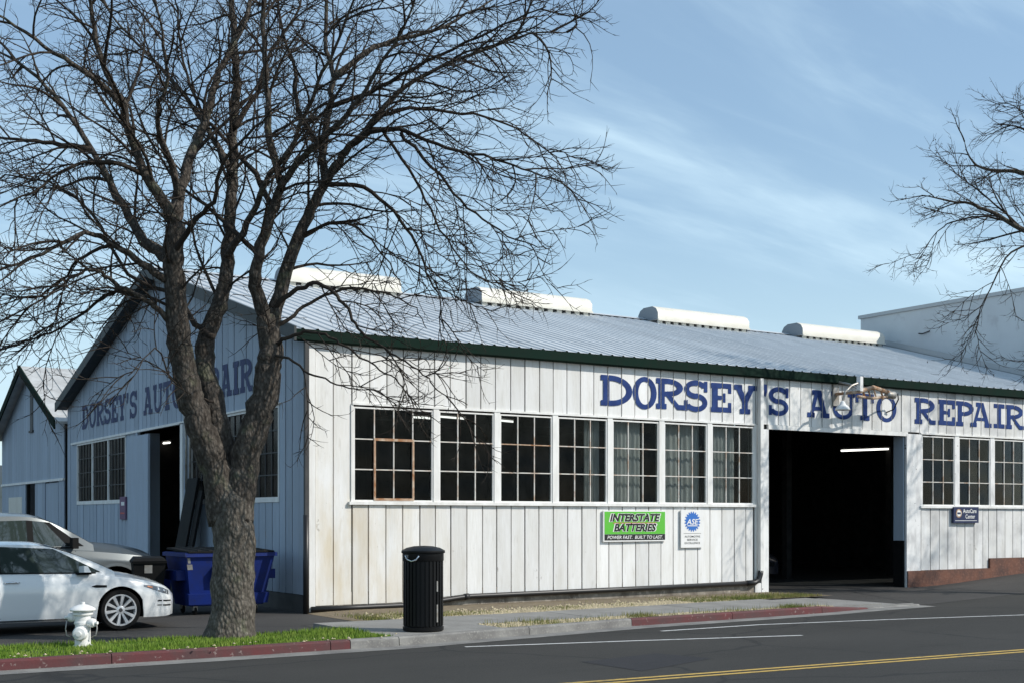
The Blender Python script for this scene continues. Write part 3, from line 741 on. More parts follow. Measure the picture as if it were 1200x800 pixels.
# interior
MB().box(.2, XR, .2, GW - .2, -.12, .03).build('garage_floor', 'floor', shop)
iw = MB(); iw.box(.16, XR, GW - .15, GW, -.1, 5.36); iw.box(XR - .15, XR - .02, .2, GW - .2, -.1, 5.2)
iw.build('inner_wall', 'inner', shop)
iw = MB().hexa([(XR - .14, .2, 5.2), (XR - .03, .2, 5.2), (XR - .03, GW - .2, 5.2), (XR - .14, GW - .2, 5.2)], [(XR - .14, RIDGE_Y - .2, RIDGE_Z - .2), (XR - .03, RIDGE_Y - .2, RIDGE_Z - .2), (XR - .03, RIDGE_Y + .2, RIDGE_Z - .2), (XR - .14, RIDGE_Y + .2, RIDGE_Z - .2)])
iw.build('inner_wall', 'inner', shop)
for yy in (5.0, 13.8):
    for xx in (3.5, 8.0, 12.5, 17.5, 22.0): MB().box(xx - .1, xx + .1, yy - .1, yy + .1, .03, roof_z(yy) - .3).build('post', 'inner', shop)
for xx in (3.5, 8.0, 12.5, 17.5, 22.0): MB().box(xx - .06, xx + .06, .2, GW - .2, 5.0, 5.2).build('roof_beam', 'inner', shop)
def tube_light(p, q, lab):
    p, q = Vector(p), Vector(q); t = thing('strip_light', lab, 'light', (p + q) / 2 + Vector((0, 0, .06)), 0, 'strip lights in the garage')
    c = t.location; MB().tube([p - c, q - c], .028, 8).build('tube', 'tube', t, True)
    d = (q - p).normalized(); n = Vector((-d.y, d.x, 0)) * .08
    MB().hexa([p - c - n + Vector((0, 0, .05)), p - c + n + Vector((0, 0, .05)), q - c + n + Vector((0, 0, .05)), q - c - n + Vector((0, 0, .05))], [p - c - n * .6 + Vector((0, 0, .10)), p - c + n * .6 + Vector((0, 0, .10)), q - c + n * .6 + Vector((0, 0, .10)), q - c - n * .6 + Vector((0, 0, .10))]).build('housing', 'galv', t)
tube_light(front(986, 527.5, 5), front(1066, 524.5, 5.0), 'lit fluorescent strip light inside the wide street doorway')
tube_light(front(1041, 529.5, 8.5), front(1080, 529, 8.5), 'short lit strip light behind the one in the wide street doorway')
tube_light(front(484, 488, 6.5), front(506, 489.5, 6.5), 'lit strip light glimpsed through the upper panes of the rust-framed window')
tube_light(front(516, 487.5, 9), front(545, 490, 9), 'lit strip light glimpsed through the window next to the rust-framed one')
tube_light(front(586, 492, 7.5), front(612, 494.5, 7.5), 'lit strip light glimpsed through the window with one rusty rail')
tube_light(gab(172, 521, 3.0), gab(199, 518, 3.0), 'higher of the two lit strip lights seen through the gable doorway')
tube_light(gab(172, 549, 4.5), gab(224, 548, 4.5), 'lower of the two lit strip lights seen through the gable doorway')
# ------------------------------------------------------------------ slab-serif wall lettering
def glyph(ch, w):
    P = []; s, sf = .255, .175
    def R_(a, b, c, d): P.append([(a, b), (c, b), (c, d), (a, d)])
    def Q(*p): P.append(list(p))
    def arc(cx, cy, rx, ry, a0, a1, tx, ty, n=18):
        for i in range(n):
            g0, g1 = rad(a0 + (a1 - a0) * i / n), rad(a0 + (a1 - a0) * (i + 1) / n)
            P.append([(cx + rx * math.cos(g0), cy + ry * math.sin(g0)), (cx + rx * math.cos(g1), cy + ry * math.sin(g1)), (cx + (rx - tx) * math.cos(g1), cy + (ry - ty) * math.sin(g1)), (cx + (rx - tx) * math.cos(g0), cy + (ry - ty) * math.sin(g0))])
    l = .10
    if ch == 'D':
        R_(l, 0, l + s, 1); R_(0, 0, .42, sf); R_(0, 1 - sf, .42, 1); arc(.40, .5, w - .40, .5, -90, 90, s, sf)
    elif ch == 'O': arc(w / 2, .5, w / 2, .52, 0, 360, .22, .15, 32)
    elif ch in 'RP':
        R_(l, 0, l + s, 1); R_(0, 0, .43, sf); R_(0, 1 - sf, .45, 1); R_(l, .42, .45, .42 + sf * .9); arc(.44, .71, w - (.50 if ch == 'R' else .46), .29, -90, 90, s, sf * .95)
        if ch == 'R': Q((.36, .48), (.60, .48), (w - .06, 0), (w - .30, 0)); R_(w - .30, 0, w, sf * .95)
    elif ch == 'S':
        arc(w / 2, .71, w / 2, .30, 20, 270, .20, .17); arc(w / 2, .29, w / 2, .30, 90, -160, .20, .17)
        R_(w - .14, .64, w, .99); R_(0, .01, .14, .36)
    elif ch == 'E':
        R_(l, 0, l + s, 1); R_(0, 0, w, sf); R_(0, 1 - sf, w, 1); R_(l, .43, .66 * w, .57); R_(w - .15, .66, w, 1); R_(w - .15, 0, w, .34); R_(.60 * w, .34, .60 * w + .12, .66)
    elif ch == 'Y':
        c = w / 2; R_(c - s / 2, 0, c + s / 2, .48); R_(c - .24, 0, c + .24, sf); Q((.06, 1), (.32, 1), (c + s / 2, .44), (c - s / 2, .40)); Q((w - .28, 1), (w - .06, 1), (c + s / 2, .40), (c - s / 2, .44)); R_(0, 1 - sf, .42, 1); R_(w - .40, 1 - sf, w, 1)
    elif ch == 'A':
        c = w / 2; Q((.10, 0), (.27, 0), (c + .04, 1), (c - .14, 1)); Q((w - .34, 0), (w - .10, 0), (c + .14, 1), (c - .12, 1)); R_(.28, .26, w - .30, .39); R_(0, 0, .38, sf); R_(w - .44, 0, w, sf); R_(c - .32, 1 - sf, c + .12, 1)
    elif ch == 'U':
        R_(l, .36, l + s, 1); R_(w - l - .17, .36, w - l, 1); arc(w / 2, .37, w / 2 - l, .38, 180, 360, .19, .16); R_(0, 1 - sf, .42, 1); R_(w - .38, 1 - sf, w, 1)
    elif ch == 'T':
        c = w / 2; R_(c - s / 2, 0, c + s / 2, 1); R_(0, 1 - sf, w, 1); R_(0, .66, .14, 1); R_(w - .14, .66, w, 1); R_(c - .25, 0, c + .25, sf)
    elif ch == 'I': c = w / 2; R_(c - s / 2, 0, c + s / 2, 1); R_(0, 0, w, sf); R_(0, 1 - sf, w, 1)
    elif ch == "'": R_(0, .80, .2, 1); Q((.06, .80), (.2, .80), (.12, .58), (.04, .62))
    return P
def glyph_mesh(polys):
    co = []; ed = []
    for p in polys:
        o = len(co); co += [Vector((a, b)) for a, b in p]; ed += [(o + i, o + (i + 1) % len(p)) for i in range(len(p))]
    v, _, f, *_r = delaunay_2d_cdt(co, ed, [], 0, 1e-4)
    def inside(pt):
        for p in polys:
            sg = [(p[(i + 1) % len(p)][0] - p[i][0]) * (pt.y - p[i][1]) - (p[(i + 1) % len(p)][1] - p[i][1]) * (pt.x - p[i][0]) for i in range(len(p))]
            if all(q >= -1e-9 for q in sg) or all(q <= 1e-9 for q in sg): return True
        return False
    return v, [t for t in f if inside((v[t[0]] + v[t[1]] + v[t[2]]) / 3)]
def letter(ch, u0, u1, z0, z1, place, parent, mat, seamlist, slant=0.0):
    h = z1 - z0; w = (u1 - u0) / h
    v, f = glyph_mesh(glyph(ch, w))
    bm = bmesh.new(); bv = [bm.verts.new((u0 + p.x * h, z0 + p.y * h + slant * p.x * h, 0)) for p in v]
    for t in f:
        try: bm.faces.new([bv[i] for i in t])
        except ValueError: pass
    for sx in seamlist:
        if u0 - .1 < sx < u1 + .1:
            for e_ in (sx - GAP / 2, sx + GAP / 2):
                bmesh.ops.bisect_plane(bm, geom=bm.verts[:] + bm.edges[:] + bm.faces[:], plane_co=(e_, 0, 0), plane_no=(1, 0, 0), dist=1e-6)
            bmesh.ops.delete(bm, geom=[q for q in bm.faces if abs(q.calc_center_median().x - sx) < GAP / 2], context='FACES')
    for q in bm.verts: q.co = place(q.co.x, q.co.y)
    me = bpy.data.meshes.new('painted_letter'); bm.to_mesh(me); bm.free(); me.materials.append(M[mat])
    o = bpy.data.objects.new('painted_letter', me); COL.objects.link(o); o.parent = parent
    return o
for ch, pa, pb, ta, bo in (('D', 704, 741, 439.5, 476), ('O', 741.5, 769.5, 441, 480), ('R', 769, 802, 442, 480), ('S', 802, 829, 444, 483), ('E', 832, 857, 448, 483), ('Y', 859, 887, 450.5, 485.5), ("'", 894, 899, 448, 458), ('S', 901, 924, 452.5, 487),
                           ('A', 946, 972, 456, 489), ('U', 974, 1002, 458, 491), ('T', 1003, 1024, 460, 492.5), ('O', 1027, 1050.5, 462, 494), ('R', 1072, 1096.5, 465.5, 497), ('E', 1099, 1119, 467.5, 498), ('P', 1120.5, 1141.5, 469.5, 499.5), ('A', 1137.5, 1162, 471, 500.5), ('I', 1164.5, 1177, 472.5, 501.5), ('R', 1178, 1200, 474, 503)):
    a, b = front(pa, ta, -.02), front(pb, ta, -.02); c = front((pa + pb) / 2, bo, -.02); t = front((pa + pb) / 2, ta, -.02)
    z0, z1 = c.z, t.z
    if ch == "'": z0, z1 = 4.34, 5.06
    else: z0 = (z0 + 4.34) / 2; z1 = (z1 + 5.0) / 2
    letter(ch, a.x, b.x, z0, z1, lambda u, z: (u, -.0235, z), front_wall, 'blue_paint', seams)
def gtext(word, pa, pb):
    ws = {'D': 1.0, 'O': .98, 'R': 1.05, 'S': .85, 'E': .85, 'Y': 1.0, "'": .3, 'A': 1.0, 'U': 1.0, 'T': .85, 'P': .9, 'I': .5}
    tot = sum(ws[c] for c in word) + .1 * (len(word) - 1); ua, ub = -gab(pa, 480).y, -gab(pb, 480).y; u = ua; k = (ub - ua) / tot
    for c in word:
        letter(c, u, u + ws[c] * k, 4.52, 5.24, lambda q, z: (-.0215, -q, z), gable_wall, 'blue_paint_old', [-y for y in gseams]); u += (ws[c] + .1) * k
gtext("DORSEY'S", 97, 161); gtext('AUTO', 169, 214); gtext('REPAIR', 222, 297)

# ------------------------------------------------------------------ signs on the front wall
def front_place(cx, cz, y): return lambda v: Vector((cx + v.x, y, cz + v.y))
def put_text(parent, name, body, h, cx, cz, y, mat, width=None, **k):
    vs, fs = text_mesh(body, h, **k)
    if width:
        x0, x1 = min(v.x for v in vs), max(v.x for v in vs); s_ = width / (x1 - x0); mid = (x0 + x1) / 2
        vs = [Vector(((v.x - mid) * s_, v.y, 0)) for v in vs]
    return MB().add([(cx + v.x, y, cz + v.y) for v in vs], [f for f in fs]).build(name, mat, parent, fix=False)
def sign_box(root, name, x0, x1, z0, z1, y0, y1, mat): return MB().box(x0, x1, y0, y1, z0, z1).build(name, mat, root)
s1 = thing('battery_sign', 'green and black battery sign in slanted lettering on the white plank wall', 'sign', (7.835, -.06, 1.32))
sign_box(s1, 'board', -.885, .885, .0, .69, -.01, .025, 'white_flat')
sign_box(s1, 'green_panel', -.855, .855, .165, .665, -.014, -.0105, 'sign_green'); sign_box(s1, 'black_band', -.855, .855, .03, .16, -.014, -.0105, 'sign_black')
for body, cz, wd, h in (('INTERSTATE', .455, 1.42, .165), ('BATTERIES', .235, 1.20, .165)):
    put_text(s1, 'lettering_outline', body, h, .0, cz, -.0165, 'white_flat', wd + .06, shear=.25, offset=.075)
    put_text(s1, 'lettering', body, h, .0, cz, -.019, 'sign_black', wd, shear=.25, offset=.040)
sign_box(s1, 'red_rule', -.62, .60, .405, .42, -.016, -.0145, 'sign_red')
put_text(s1, 'lettering', 'POWER FAST.  BUILT TO LAST.', .075, 0, .06, -.0165, 'white_flat', 1.56, shear=.2, offset=.012)
s2 = thing('certification_sign', 'white sign with a blue toothed emblem on the white plank wall', 'sign', (9.50, -.06, 1.16))
sign_box(s2, 'board', -.335, .335, 0, .87, -.01, .02, 'white_flat')
gear = MB(); pts = []
for i in range(40):
    a0 = 2 * math.pi * i / 40; r = .235 if i % 2 else .195
    pts += [Vector((math.cos(a0 - .045) * r, -.014, .60 + math.sin(a0 - .045) * r)), Vector((math.cos(a0 + .045) * r, -.014, .60 + math.sin(a0 + .045) * r))]
gear.add([Vector((0, -.014, .60))] + pts, [(0, 1 + i, 1 + (i + 1) % 80) for i in range(80)]); gear.build('emblem', 'sign_blue', s2, fix=False)
put_text(s2, 'emblem_lettering', 'ASE', .13, 0, .535, -.0175, 'white_flat', .36, offset=.02, shear=.2)
MB().box(-.15, .15, -.0165, -.0150, .495, .515).build('emblem_rule', 'white_flat', s2)
MB().box(-.26, .26, -.0135, -.0105, .325, .331).build('thin_rule', 'sign_black', s2)
for i, b in enumerate(('AUTOMOTIVE', 'SERVICE', 'EXCELLENCE')): put_text(s2, 'lettering', b, .045, 0, .235 - i * .075, -.0125, 'sign_black', (.46, .32, .46)[i], offset=.01)
s3 = thing('auto_care_sign', 'small navy sign with a round emblem under the windows right of the wide doorway', 'sign', (19.14, -.10, 1.71))
sign_box(s3, 'board', -.515, .515, 0, .43, -.01, .06, 'sign_navy')
MB().lathe([(.12, -.013), (.12, -.011)], 20, (-.31, 0, .26), 'Y').build('emblem', 'rust', s3); MB().lathe([(.085, -.016), (.085, -.0135)], 20, (-.31, 0, .26), 'Y').build('emblem_disc', 'white_flat', s3)
MB().box(-.38, -.24, -.019, -.0165, .235, .285).build('emblem_bar', 'sign_navy', s3)
put_text(s3, 'lettering', 'AutoCare', .115, .14, .27, -.0135, 'white_flat', .56, offset=.012); put_text(s3, 'lettering', 'Center', .115, .16, .12, -.0135, 'white_flat', .40, offset=.012)
MB().box(-.46, .44, -.0125, -.0105, .055, .068).build('thin_rule', 'white_flat', s3)
s4 = thing('parking_sign', 'small purple notice on the shaded gable wall beside the doorway', 'sign', (-.05, gab(146, 597).y, gab(146, 608).z))
MB().box(-.008, .03, -.28, .28, 0, .62).build('board', 'sign_purple', s4)
MB().box(-.012, -.0085, -.18, .12, .38, .48).build('print', 'white_flat', s4); MB().box(-.012, -.0085, -.2, .2, .15, .19).build('print', 'sign_red', s4)

# ------------------------------------------------------------------ rusty wall lamp over the wide doorway
L0 = Vector((15.0, 0, 4.78)); wlamp = thing('wall_lamp', 'rusty bracket arm with a pale floodlight over the wide street doorway', 'lamp', (14.2, -.02, 4.85))
MB().box(-.10, .10, -.05, .0, -.20, .42).build('wall_plate', 'galv', wlamp)
MB().box(-.05, .05, -.85, -.06, .06, .12).build('bracket_arm', 'rust', wlamp)
MB().tube([(0, -.06, .40), (0, -.5, .30), (0, -.84, .12)], .025, 8).build('bracket_strut', 'galv', wlamp)
MB().tube([(-.02, -.80, .10), (.6, -.72, .24), (1.35, -.55, .16)], .055, 8).build('cross_arm', 'rust', wlamp)
MB().tube([(-.05, -.80, -.02), (.6, -.70, -.03), (1.35, -.55, .06)], .035, 8).build('cross_arm', 'rust', wlamp)
for a in (.15, .4, .65, .95): MB().tube([(a, -.78 + a * .15, .19), (a + .12, -.76 + a * .15, -.03)], .025, 6).build('brace', 'rust', wlamp)
MB().box(-.05, .05, -.88, -.76, .10, .46).build('ballast_post', 'white_flat', wlamp)
MB().tube([(-.06, -.82, .30), (-.30, -.82, .22), (-.52, -.82, .05), (-.60, -.82, -.2)], .028, 8).build('drop_pipe', 'galv', wlamp)
MB().lathe([(.025, .16), (.05, .13), (.08, .07), (.15, .01), (.18, -.04), (.185, -.07)], 20, (-.60, -.82, -.32)).build('lamp_bowl', 'white_paint', wlamp, True)
MB().lathe([(.07, 0), (.10, .05), (.10, .28), (.06, .32)], 14, (1.25, -.55, .1), 'X').build('motor_housing', 'galv', wlamp, True)
MB().tube([(1.55, -.5, .1), (1.85, -.4, .16), (2.05, -.25, .05), (2.02, -.12, -.2), (1.85, -.03, -.28)], .018, 6).build('cable', 'black_pipe', wlamp)

# ------------------------------------------------------------------ things leaning by the gable doorway
lp = thing('leaning_panels', 'dark sheets leaning on the gable wall behind the blue dumpster', 'panels', (-.5, 6.2, .02))
for k, (y0, y1, h, x0) in enumerate(((-.30, .42, 2.75, .16), (-.62, -.34, 2.45, .20), (.46, .62, 2.3, .2))):
    MB().hexa([(x0 - .35, y0, 0), (x0 - .29, y0, 0), (x0 - .29, y1, 0), (x0 - .35, y1, 0)], [(.35, y0 + .1, h), (.41, y0 + .1, h), (.41, y1 + .1, h), (.35, y1 + .1, h)]).build('panel', 'bin_black', lp)
cd = thing('wall_conduit', 'pale pipes rising beside the gable doorway window', 'pipes', (-.06, 6.8, 2.5))
for y in (-.05, .22): MB().tube([(-.02, y, 0), (-.02, y + .02, 1.2), (-.02, y + .25, 2.3)], .035, 8).build('pipe', 'galv', cd, True)

# ================================================================== LEFT HOUSE
lh = thing('gabled_shed', 'narrow white steep-gabled shed beyond the repair garage', 'shed', (0, 24.2, 0))
hx, w0, w1 = .0, 19.35, 29.2; pk = (24.25, 7.05); ez0, ez1 = 4.95, 4.95
def ltop(y): return ez0 + (pk[1] - ez0) * (y - w0) / (pk[0] - w0) if y < pk[0] else pk[1] + (ez1 - pk[1]) * (y - pk[0]) / (w1 - pk[0])
oy = 24.2
lw = MB(); lw.hexa([(.04, w0 - oy, 3.05), (.14, w0 - oy, 3.05), (.14, w1 - oy, 3.05), (.04, w1 - oy, 3.05)], [(.04, w0 - oy, ltop(w0)), (.14, w0 - oy, ltop(w0)), (.14, w1 - oy, ltop(w1)), (.04, w1 - oy, ltop(w1))])
lw.add([(.04, w0 - oy, ltop(w0)), (.04, w1 - oy, ltop(w1)), (.04, pk[0] - oy, pk[1])], [(0, 1, 2)])
lw.box(.04, .14, w0 - oy, 20.2 - oy, -.1, 3.05); lw.box(.04, .14, 22.0 - oy, 23.4 - oy, -.1, 3.05); lw.box(.04, .14, 24.9 - oy, w1 - oy, -.1, 3.05)
lwall = lw.build('gable_wall', 'dark', lh)
def lplank(a, b, z0, z1a, z1b): MB().hexa([(0, a - oy + .008, z0), (.036, a - oy + .008, z0), (.036, b - oy - .008, z0), (0, b - oy - .008, z0)], [(0, a - oy + .008, z1a), (.036, a - oy + .008, z1a), (.036, b - oy - .008, z1b), (0, b - oy - .008, z1b)]).build('plank', 'plank_shaded', lwall)
ys = sorted(frange(w0, w1, 26) + [pk[0]])
for a, b in zip(ys, ys[1:]):
    m = (a + b) / 2
    if abs(m - 24.0) < .22:
        lplank(a, b, 3.1, 4.9, 4.9); lplank(a, b, 6.3, ltop(a), ltop(b))
    else: lplank(a, b, 3.1, ltop(a), ltop(b))
    if m < 20.2 or 22.0 < m < 23.4 or m > 24.9: lplank(a, b, .05, 3.04, 3.04)
MB().box(-.04, .03, w0 - oy, w1 - oy, 3.04, 3.12).build('trim_board', 'trim', lwall)
at_ = MB().box(-.02, .037, 23.78 - oy, 24.22 - oy, 4.9, 6.3).build('attic_louvre', 'panel_dark', lh)
MB().box(-.05, .03, 23.7 - oy, 24.3 - oy, 4.82, 4.895).build('sill', 'panel_dark', at_)
dr = MB().box(.02, .06, 20.25 - oy, 21.95 - oy, 0, 3.0).build('sliding_door', 'plank_shaded', lh)
MB().box(-.01, .035, 25.6 - oy, 27.9 - oy, 1.1, 2.6).build('window', 'vent', lh)
for s in (0, 1):
    a, b = ((w0 - .35, pk[0]) if s == 0 else (w1 + .35, pk[0])); za, zb = ltop(a) if False else (pk[1] - (pk[1] - ez0) * abs(a - pk[0]) / (pk[0] - w0)), pk[1]
    rfl = MB().hexa([(-.35, a - oy, za + .02), (7, a - oy, za + .02), (7, b - oy, zb + .02), (-.35, b - oy, zb + .02)], [(-.35, a - oy, za + .10), (7, a - oy, za + .10), (7, b - oy, zb + .10), (-.35, b - oy, zb + .10)]).build('roof', 'lhouse_roof', lh)
    MB().hexa([(-.40, a - oy, za - .16), (-.352, a - oy, za - .16), (-.352, b - oy, zb - .16), (-.40, b - oy, zb - .16)], [(-.40, a - oy, za + .13), (-.352, a - oy, za + .13), (-.352, b - oy, zb + .13), (-.40, b - oy, zb + .13)]).build('rake_board', 'green', rfl)
    for q in range(1, 18): xx = -.3 + q * .4; MB().hexa([(xx, a - oy, za + .1), (xx + .03, a - oy, za + .1), (xx + .03, b - oy, zb + .1), (xx, b - oy, zb + .1)], [(xx, a - oy, za + .13), (xx + .03, a - oy, za + .13), (xx + .03, b - oy, zb + .13), (xx, b - oy, zb + .13)]).build('roof_rib', 'lhouse_roof', rfl)
MB().box(.15, 7, w1 - oy - .1, w1 - oy, -.1, 4.9).build('side_wall', 'plank_shaded', lh); MB().box(6.9, 7, w0 - oy, w1 - oy - .11, -.1, 4.9).build('back_wall', 'plank_shaded', lh)
MB().box(.15, 6.9, w0 - oy, w0 - oy + .1, -.1, 4.85).build('side_wall', 'plank_shaded', lh)

# ================================================================== WHITE BUILDING ON THE RIGHT
wb = thing('white_warehouse', 'tall plain white flat-roofed building rising behind the metal roof', 'building', (XR, 0, 0))
MB().box(.02, 24, -1.5, 10.42, -.2, 9.20).build('wall', 'stucco', wb)
MB().box(-.05, 24.07, -1.57, 10.49, 9.205, 9.33).build('parapet_cap', 'cap', wb)
MB().tube([gab(1077, 391, XR) - Vector((XR + .02, 0, 0)), gab(1082, 391.5, XR) - Vector((XR + .05, 0, 0)), gab(1090, 388, XR) - Vector((XR + .02, 0, 0))], .022, 5).build('cable_stub', 'black_pipe', wb)
MB().hexa([(-.06, -OV, roof_z(-OV) + .04), (.018, -OV, roof_z(-OV) + .04), (.018, RIDGE_Y, RIDGE_Z + .04), (-.06, RIDGE_Y, RIDGE_Z + .04)], [(-.05, -OV, roof_z(-OV) + .22), (.018, -OV, roof_z(-OV) + .22), (.018, RIDGE_Y, RIDGE_Z + .22), (-.05, RIDGE_Y, RIDGE_Z + .22)]).build('flashing', 'cap', wb)

# ================================================================== VEHICLES
def itp(tab, x):
    if x <= tab[0][0]: return tab[0][1]
    for (a, b), (c, d) in zip(tab, tab[1:]):
        if x <= c:
            t = (x - a) / (c - a); return b + (d - b) * t
    return tab[-1][1]
def smooth_tab(tab, n=6):                       # Catmull-Rom densify
    out = []
    for i in range(len(tab) - 1):
        p0 = tab[max(0, i - 1)]; p1 = tab[i]; p2 = tab[i + 1]; p3 = tab[min(len(tab) - 1, i + 2)]
        m1 = (p2[1] - p0[1]) / max(1e-6, (p2[0] - p0[0])); m2 = (p3[1] - p1[1]) / max(1e-6, (p3[0] - p1[0])); h = p2[0] - p1[0]
        for k in range(n):
            t = k / n; out.append((p1[0] + h * t, (2 * t ** 3 - 3 * t ** 2 + 1) * p1[1] + (t ** 3 - 2 * t ** 2 + t) * h * m1 + (-2 * t ** 3 + 3 * t ** 2) * p2[1] + (t ** 3 - t ** 2) * h * m2))
    out.append(tab[-1]); return out
def make_wheel(root, x, y, r, wdt, side, spokes, rimfrac):
    o = y; s = side
    w = MB().lathe([(r * rimfrac, -wdt / 2), (r * .93, -wdt / 2), (r * .985, -wdt * .38), (r, -wdt * .2), (r, wdt * .2), (r * .985, wdt * .38), (r * .93, wdt / 2), (r * rimfrac, wdt / 2)], 40, (x, o, r), 'Y', cap=False).build('wheel', 'rubber', root, 'auto')
    R0 = r * rimfrac; yo = o + s * wdt * .49
    rim = MB()
    n = 40
    for a_, b_, y_ in ((R0, R0 - .028, 0), ):
        vs = []; 
        for k in range(n):
            g_ = 2 * math.pi * k / n
            for rr, yy in ((R0, yo - s * .02), (R0, yo + s * .006), (R0 - .022, yo + s * .006), (R0 - .03, yo - s * .07)):
                vs.append((x + rr * math.cos(g_), yy, r + rr * math.sin(g_)))
        fs = []
        for k in range(n):
            for j in range(3): a = k * 4 + j; b = ((k + 1) % n) * 4 + j; fs.append((a, b, b + 1, a + 1))
        rim.add(vs, fs)
    for k in range(spokes):
        g_ = 2 * math.pi * (k + .25) / spokes; ca, sa = math.cos(g_), math.sin(g_)
        def pt(rr, tt, yy): return (x + rr * ca - tt * sa, yy, r + rr * sa + tt * ca)
        w0_, w1_ = R0 * .065, R0 * .115
        rim.hexa([pt(.05, -w0_, yo - s * .05), pt(.05, w0_, yo - s * .05), pt(R0 - .02, w1_, yo - s * .03), pt(R0 - .02, -w1_, yo - s * .03)], [pt(.05, -w0_ * .8, yo - s * .012), pt(.05, w0_ * .8, yo - s * .012), pt(R0 - .02, w1_ * .85, yo + s * .002), pt(R0 - .02, -w1_ * .85, yo + s * .002)])
    rim.lathe([(.07, yo - s * .05), (.07, yo - s * .012), (.05, yo - s * .004)], 16, (x, 0, r), 'Y')
    rim.build('rim', 'alloy', w, 'auto')
    MB().lathe([(R0 - .03, yo - s * .09), (R0 - .03, yo - s * .075)], 24, (x, 0, r), 'Y').build('brake_disc', 'panel_dark', w)
    MB().lathe([(.032, yo - s * .005), (.030, yo + s * .003)], 14, (x, 0, r), 'Y').build('hub_cap', 'panel_dark', w)
def make_car(root, S, paint):
    zb, zt, W, zs = (smooth_tab(S[k]) for k in ('belt', 'top', 'half', 'sill'))
    xf, xr = S['front'], S['rear']; ax = S['axles']; ra = S['arch']; wr = S['wheel_r']
    xs = set(frange(xr, xf, 60))
    for a in ax:
        for k in range(25): xs.add(a - ra + 2 * ra * k / 24 if 0 < k < 24 else a + (ra + 1e-4) * (-1 if k == 0 else 1))
    xs = sorted(xs)
    def low(x):
        z = itp(zs, x)
        for a in ax:
            if abs(x - a) < ra: z = max(z, wr + math.sqrt(max(0, ra * ra - (x - a) ** 2)) * 1.0 - .0)
        return z
    pr = S['profile']                            # width factor over the side height
    def side(x, z):
        b = itp(zb, x); base = itp(zs, x); t = (z - base) / max(.05, b - base); return itp(W, x) * itp(pr, t)
    rows, tops = 14, 8
    mbb = MB()
    for x in xs:
        l = low(x); b = itp(zb, x); c = itp(zt, x)
        for sgn in (-1, 1):
            for j in range(rows + 1):
                z = l + (b - l) * j / rows; mbb.v.append((x, sgn * side(x, z), z))
            wbt = side(x, b)
            for j in range(1, tops + 1):
                u = j / tops; mbb.v.append((x, sgn * wbt * (1 - u), b + (c - b) * math.sin(u * math.pi / 2) ** .8))
    st = rows + tops + 1
    for i in range(len(xs) - 1):
        for h in (0, 1):
            for j in range(st - 1):
                a = i * 2 * st + h * st + j; q = (a, a + 2 * st, a + 2 * st + 1, a + 1)
                mbb.f.append(q if h == 0 else q[::-1])
    for i in (0, len(xs) - 1):
        o = i * 2 * st; mbb.f.append(tuple([o + j for j in range(st)] + [o + st + j for j in range(st - 2, -1, -1)]))
    body = mbb.build('body', paint, root, 'auto')
    ub = MB()
    hw = min(itp(W, 0), 1.2) - .12
    ub.box(xr + .25, xf - .3, -hw + .18, hw - .18, .20, .5); ub.build('underbody', 'rubber', root)
    for a in ax:
        for sgn in (-1, 1):
            wl_ = MB(); n = 20; w_ = itp(W, a)
            for k in range(n + 1):
                g_ = math.pi * k / n; xx, zz = a + (ra - .003) * math.cos(g_), wr + (ra - .003) * math.sin(g_)
                wl_.v += [(xx, sgn * (w_ * .96 - .02), zz), (xx, sgn * (w_ - .42), zz)]
            for k in range(n): wl_.f.append((2 * k, 2 * k + 2, 2 * k + 3, 2 * k + 1))
            wl_.f.append(tuple(2 * k + 1 for k in range(n + 1)))
            wl_.build('wheel_well', 'rubber', root)
            make_wheel(root, a, sgn * (w_ - S['wheel_w'] / 2 - .035), wr, S['wheel_w'], sgn, S['spokes'], S['rim'])
    # greenhouse
    zr = smooth_tab(S['roof']); gx0, gx1 = S['roof'][0][0], S['roof'][-1][0]; wrf = S['roof_w']
    def gh(x, v):
        b = itp(zb, x) - .01; t = max(itp(zr, x), b + .002); wbt = side(x, itp(zb, x)) - .015; wtp = min(wbt, max(wrf * itp(W, 0), wbt - (t - b) * .55))
        ze = b + (t - b) * .90
        if v <= 1: return Vector((x, wbt + (wtp - wbt) * v, b + (ze - b) * v))
        u = v - 1; return Vector((x, wtp * (1 - u), ze + (t - ze) * math.sin(u * math.pi / 2)))
    gm = MB(); gxs = frange(gx0, gx1, 56); vv = [k / 8 for k in range(9)] + [1 + k / 8 for k in range(1, 9)]
    for x in gxs:
        for sgn in (1, -1):
            for v in vv: p = gh(x, v); gm.v.append((p.x, sgn * p.y, p.z))
    st = len(vv)
    for i in range(len(gxs) - 1):
        for h in (0, 1):
            for j in range(st - 1):
                a = i * 2 * st + h * st + j; q = (a, a + 2 * st, a + 2 * st + 1, a + 1); gm.f.append(q if h == 0 else q[::-1])
    cabin = gm.build('cabin', paint, root, 'auto')
    def side_patch(quad, sgn, name, mat, parent, off=.006):
        (x0, z0), (x1, z1), (x2, z2), (x3, z3) = quad; n = 10; pm = MB()
        for i in range(n + 1):
            for j in range(n + 1):
                a, b = i / n, j / n
                x = (x0 * (1 - a) + x1 * a) * (1 - b) + (x3 * (1 - a) + x2 * a) * b; z = (z0 * (1 - a) + z1 * a) * (1 - b) + (z3 * (1 - a) + z2 * a) * b
                bz = itp(zb, x) - .01; t = max(itp(zr, x), bz + .002); ze = bz + (t - bz) * .90; v = min(1, max(0, (z - bz) / max(.02, ze - bz)))
                p = gh(x, v); pm.v.append((x, sgn * (p.y + off), z))
        for i in range(n):
            for j in range(n): a = i * (n + 1) + j; pm.f.append((a, a + n + 1, a + n + 2, a + 1))
        return pm.build(name, mat, parent, True)
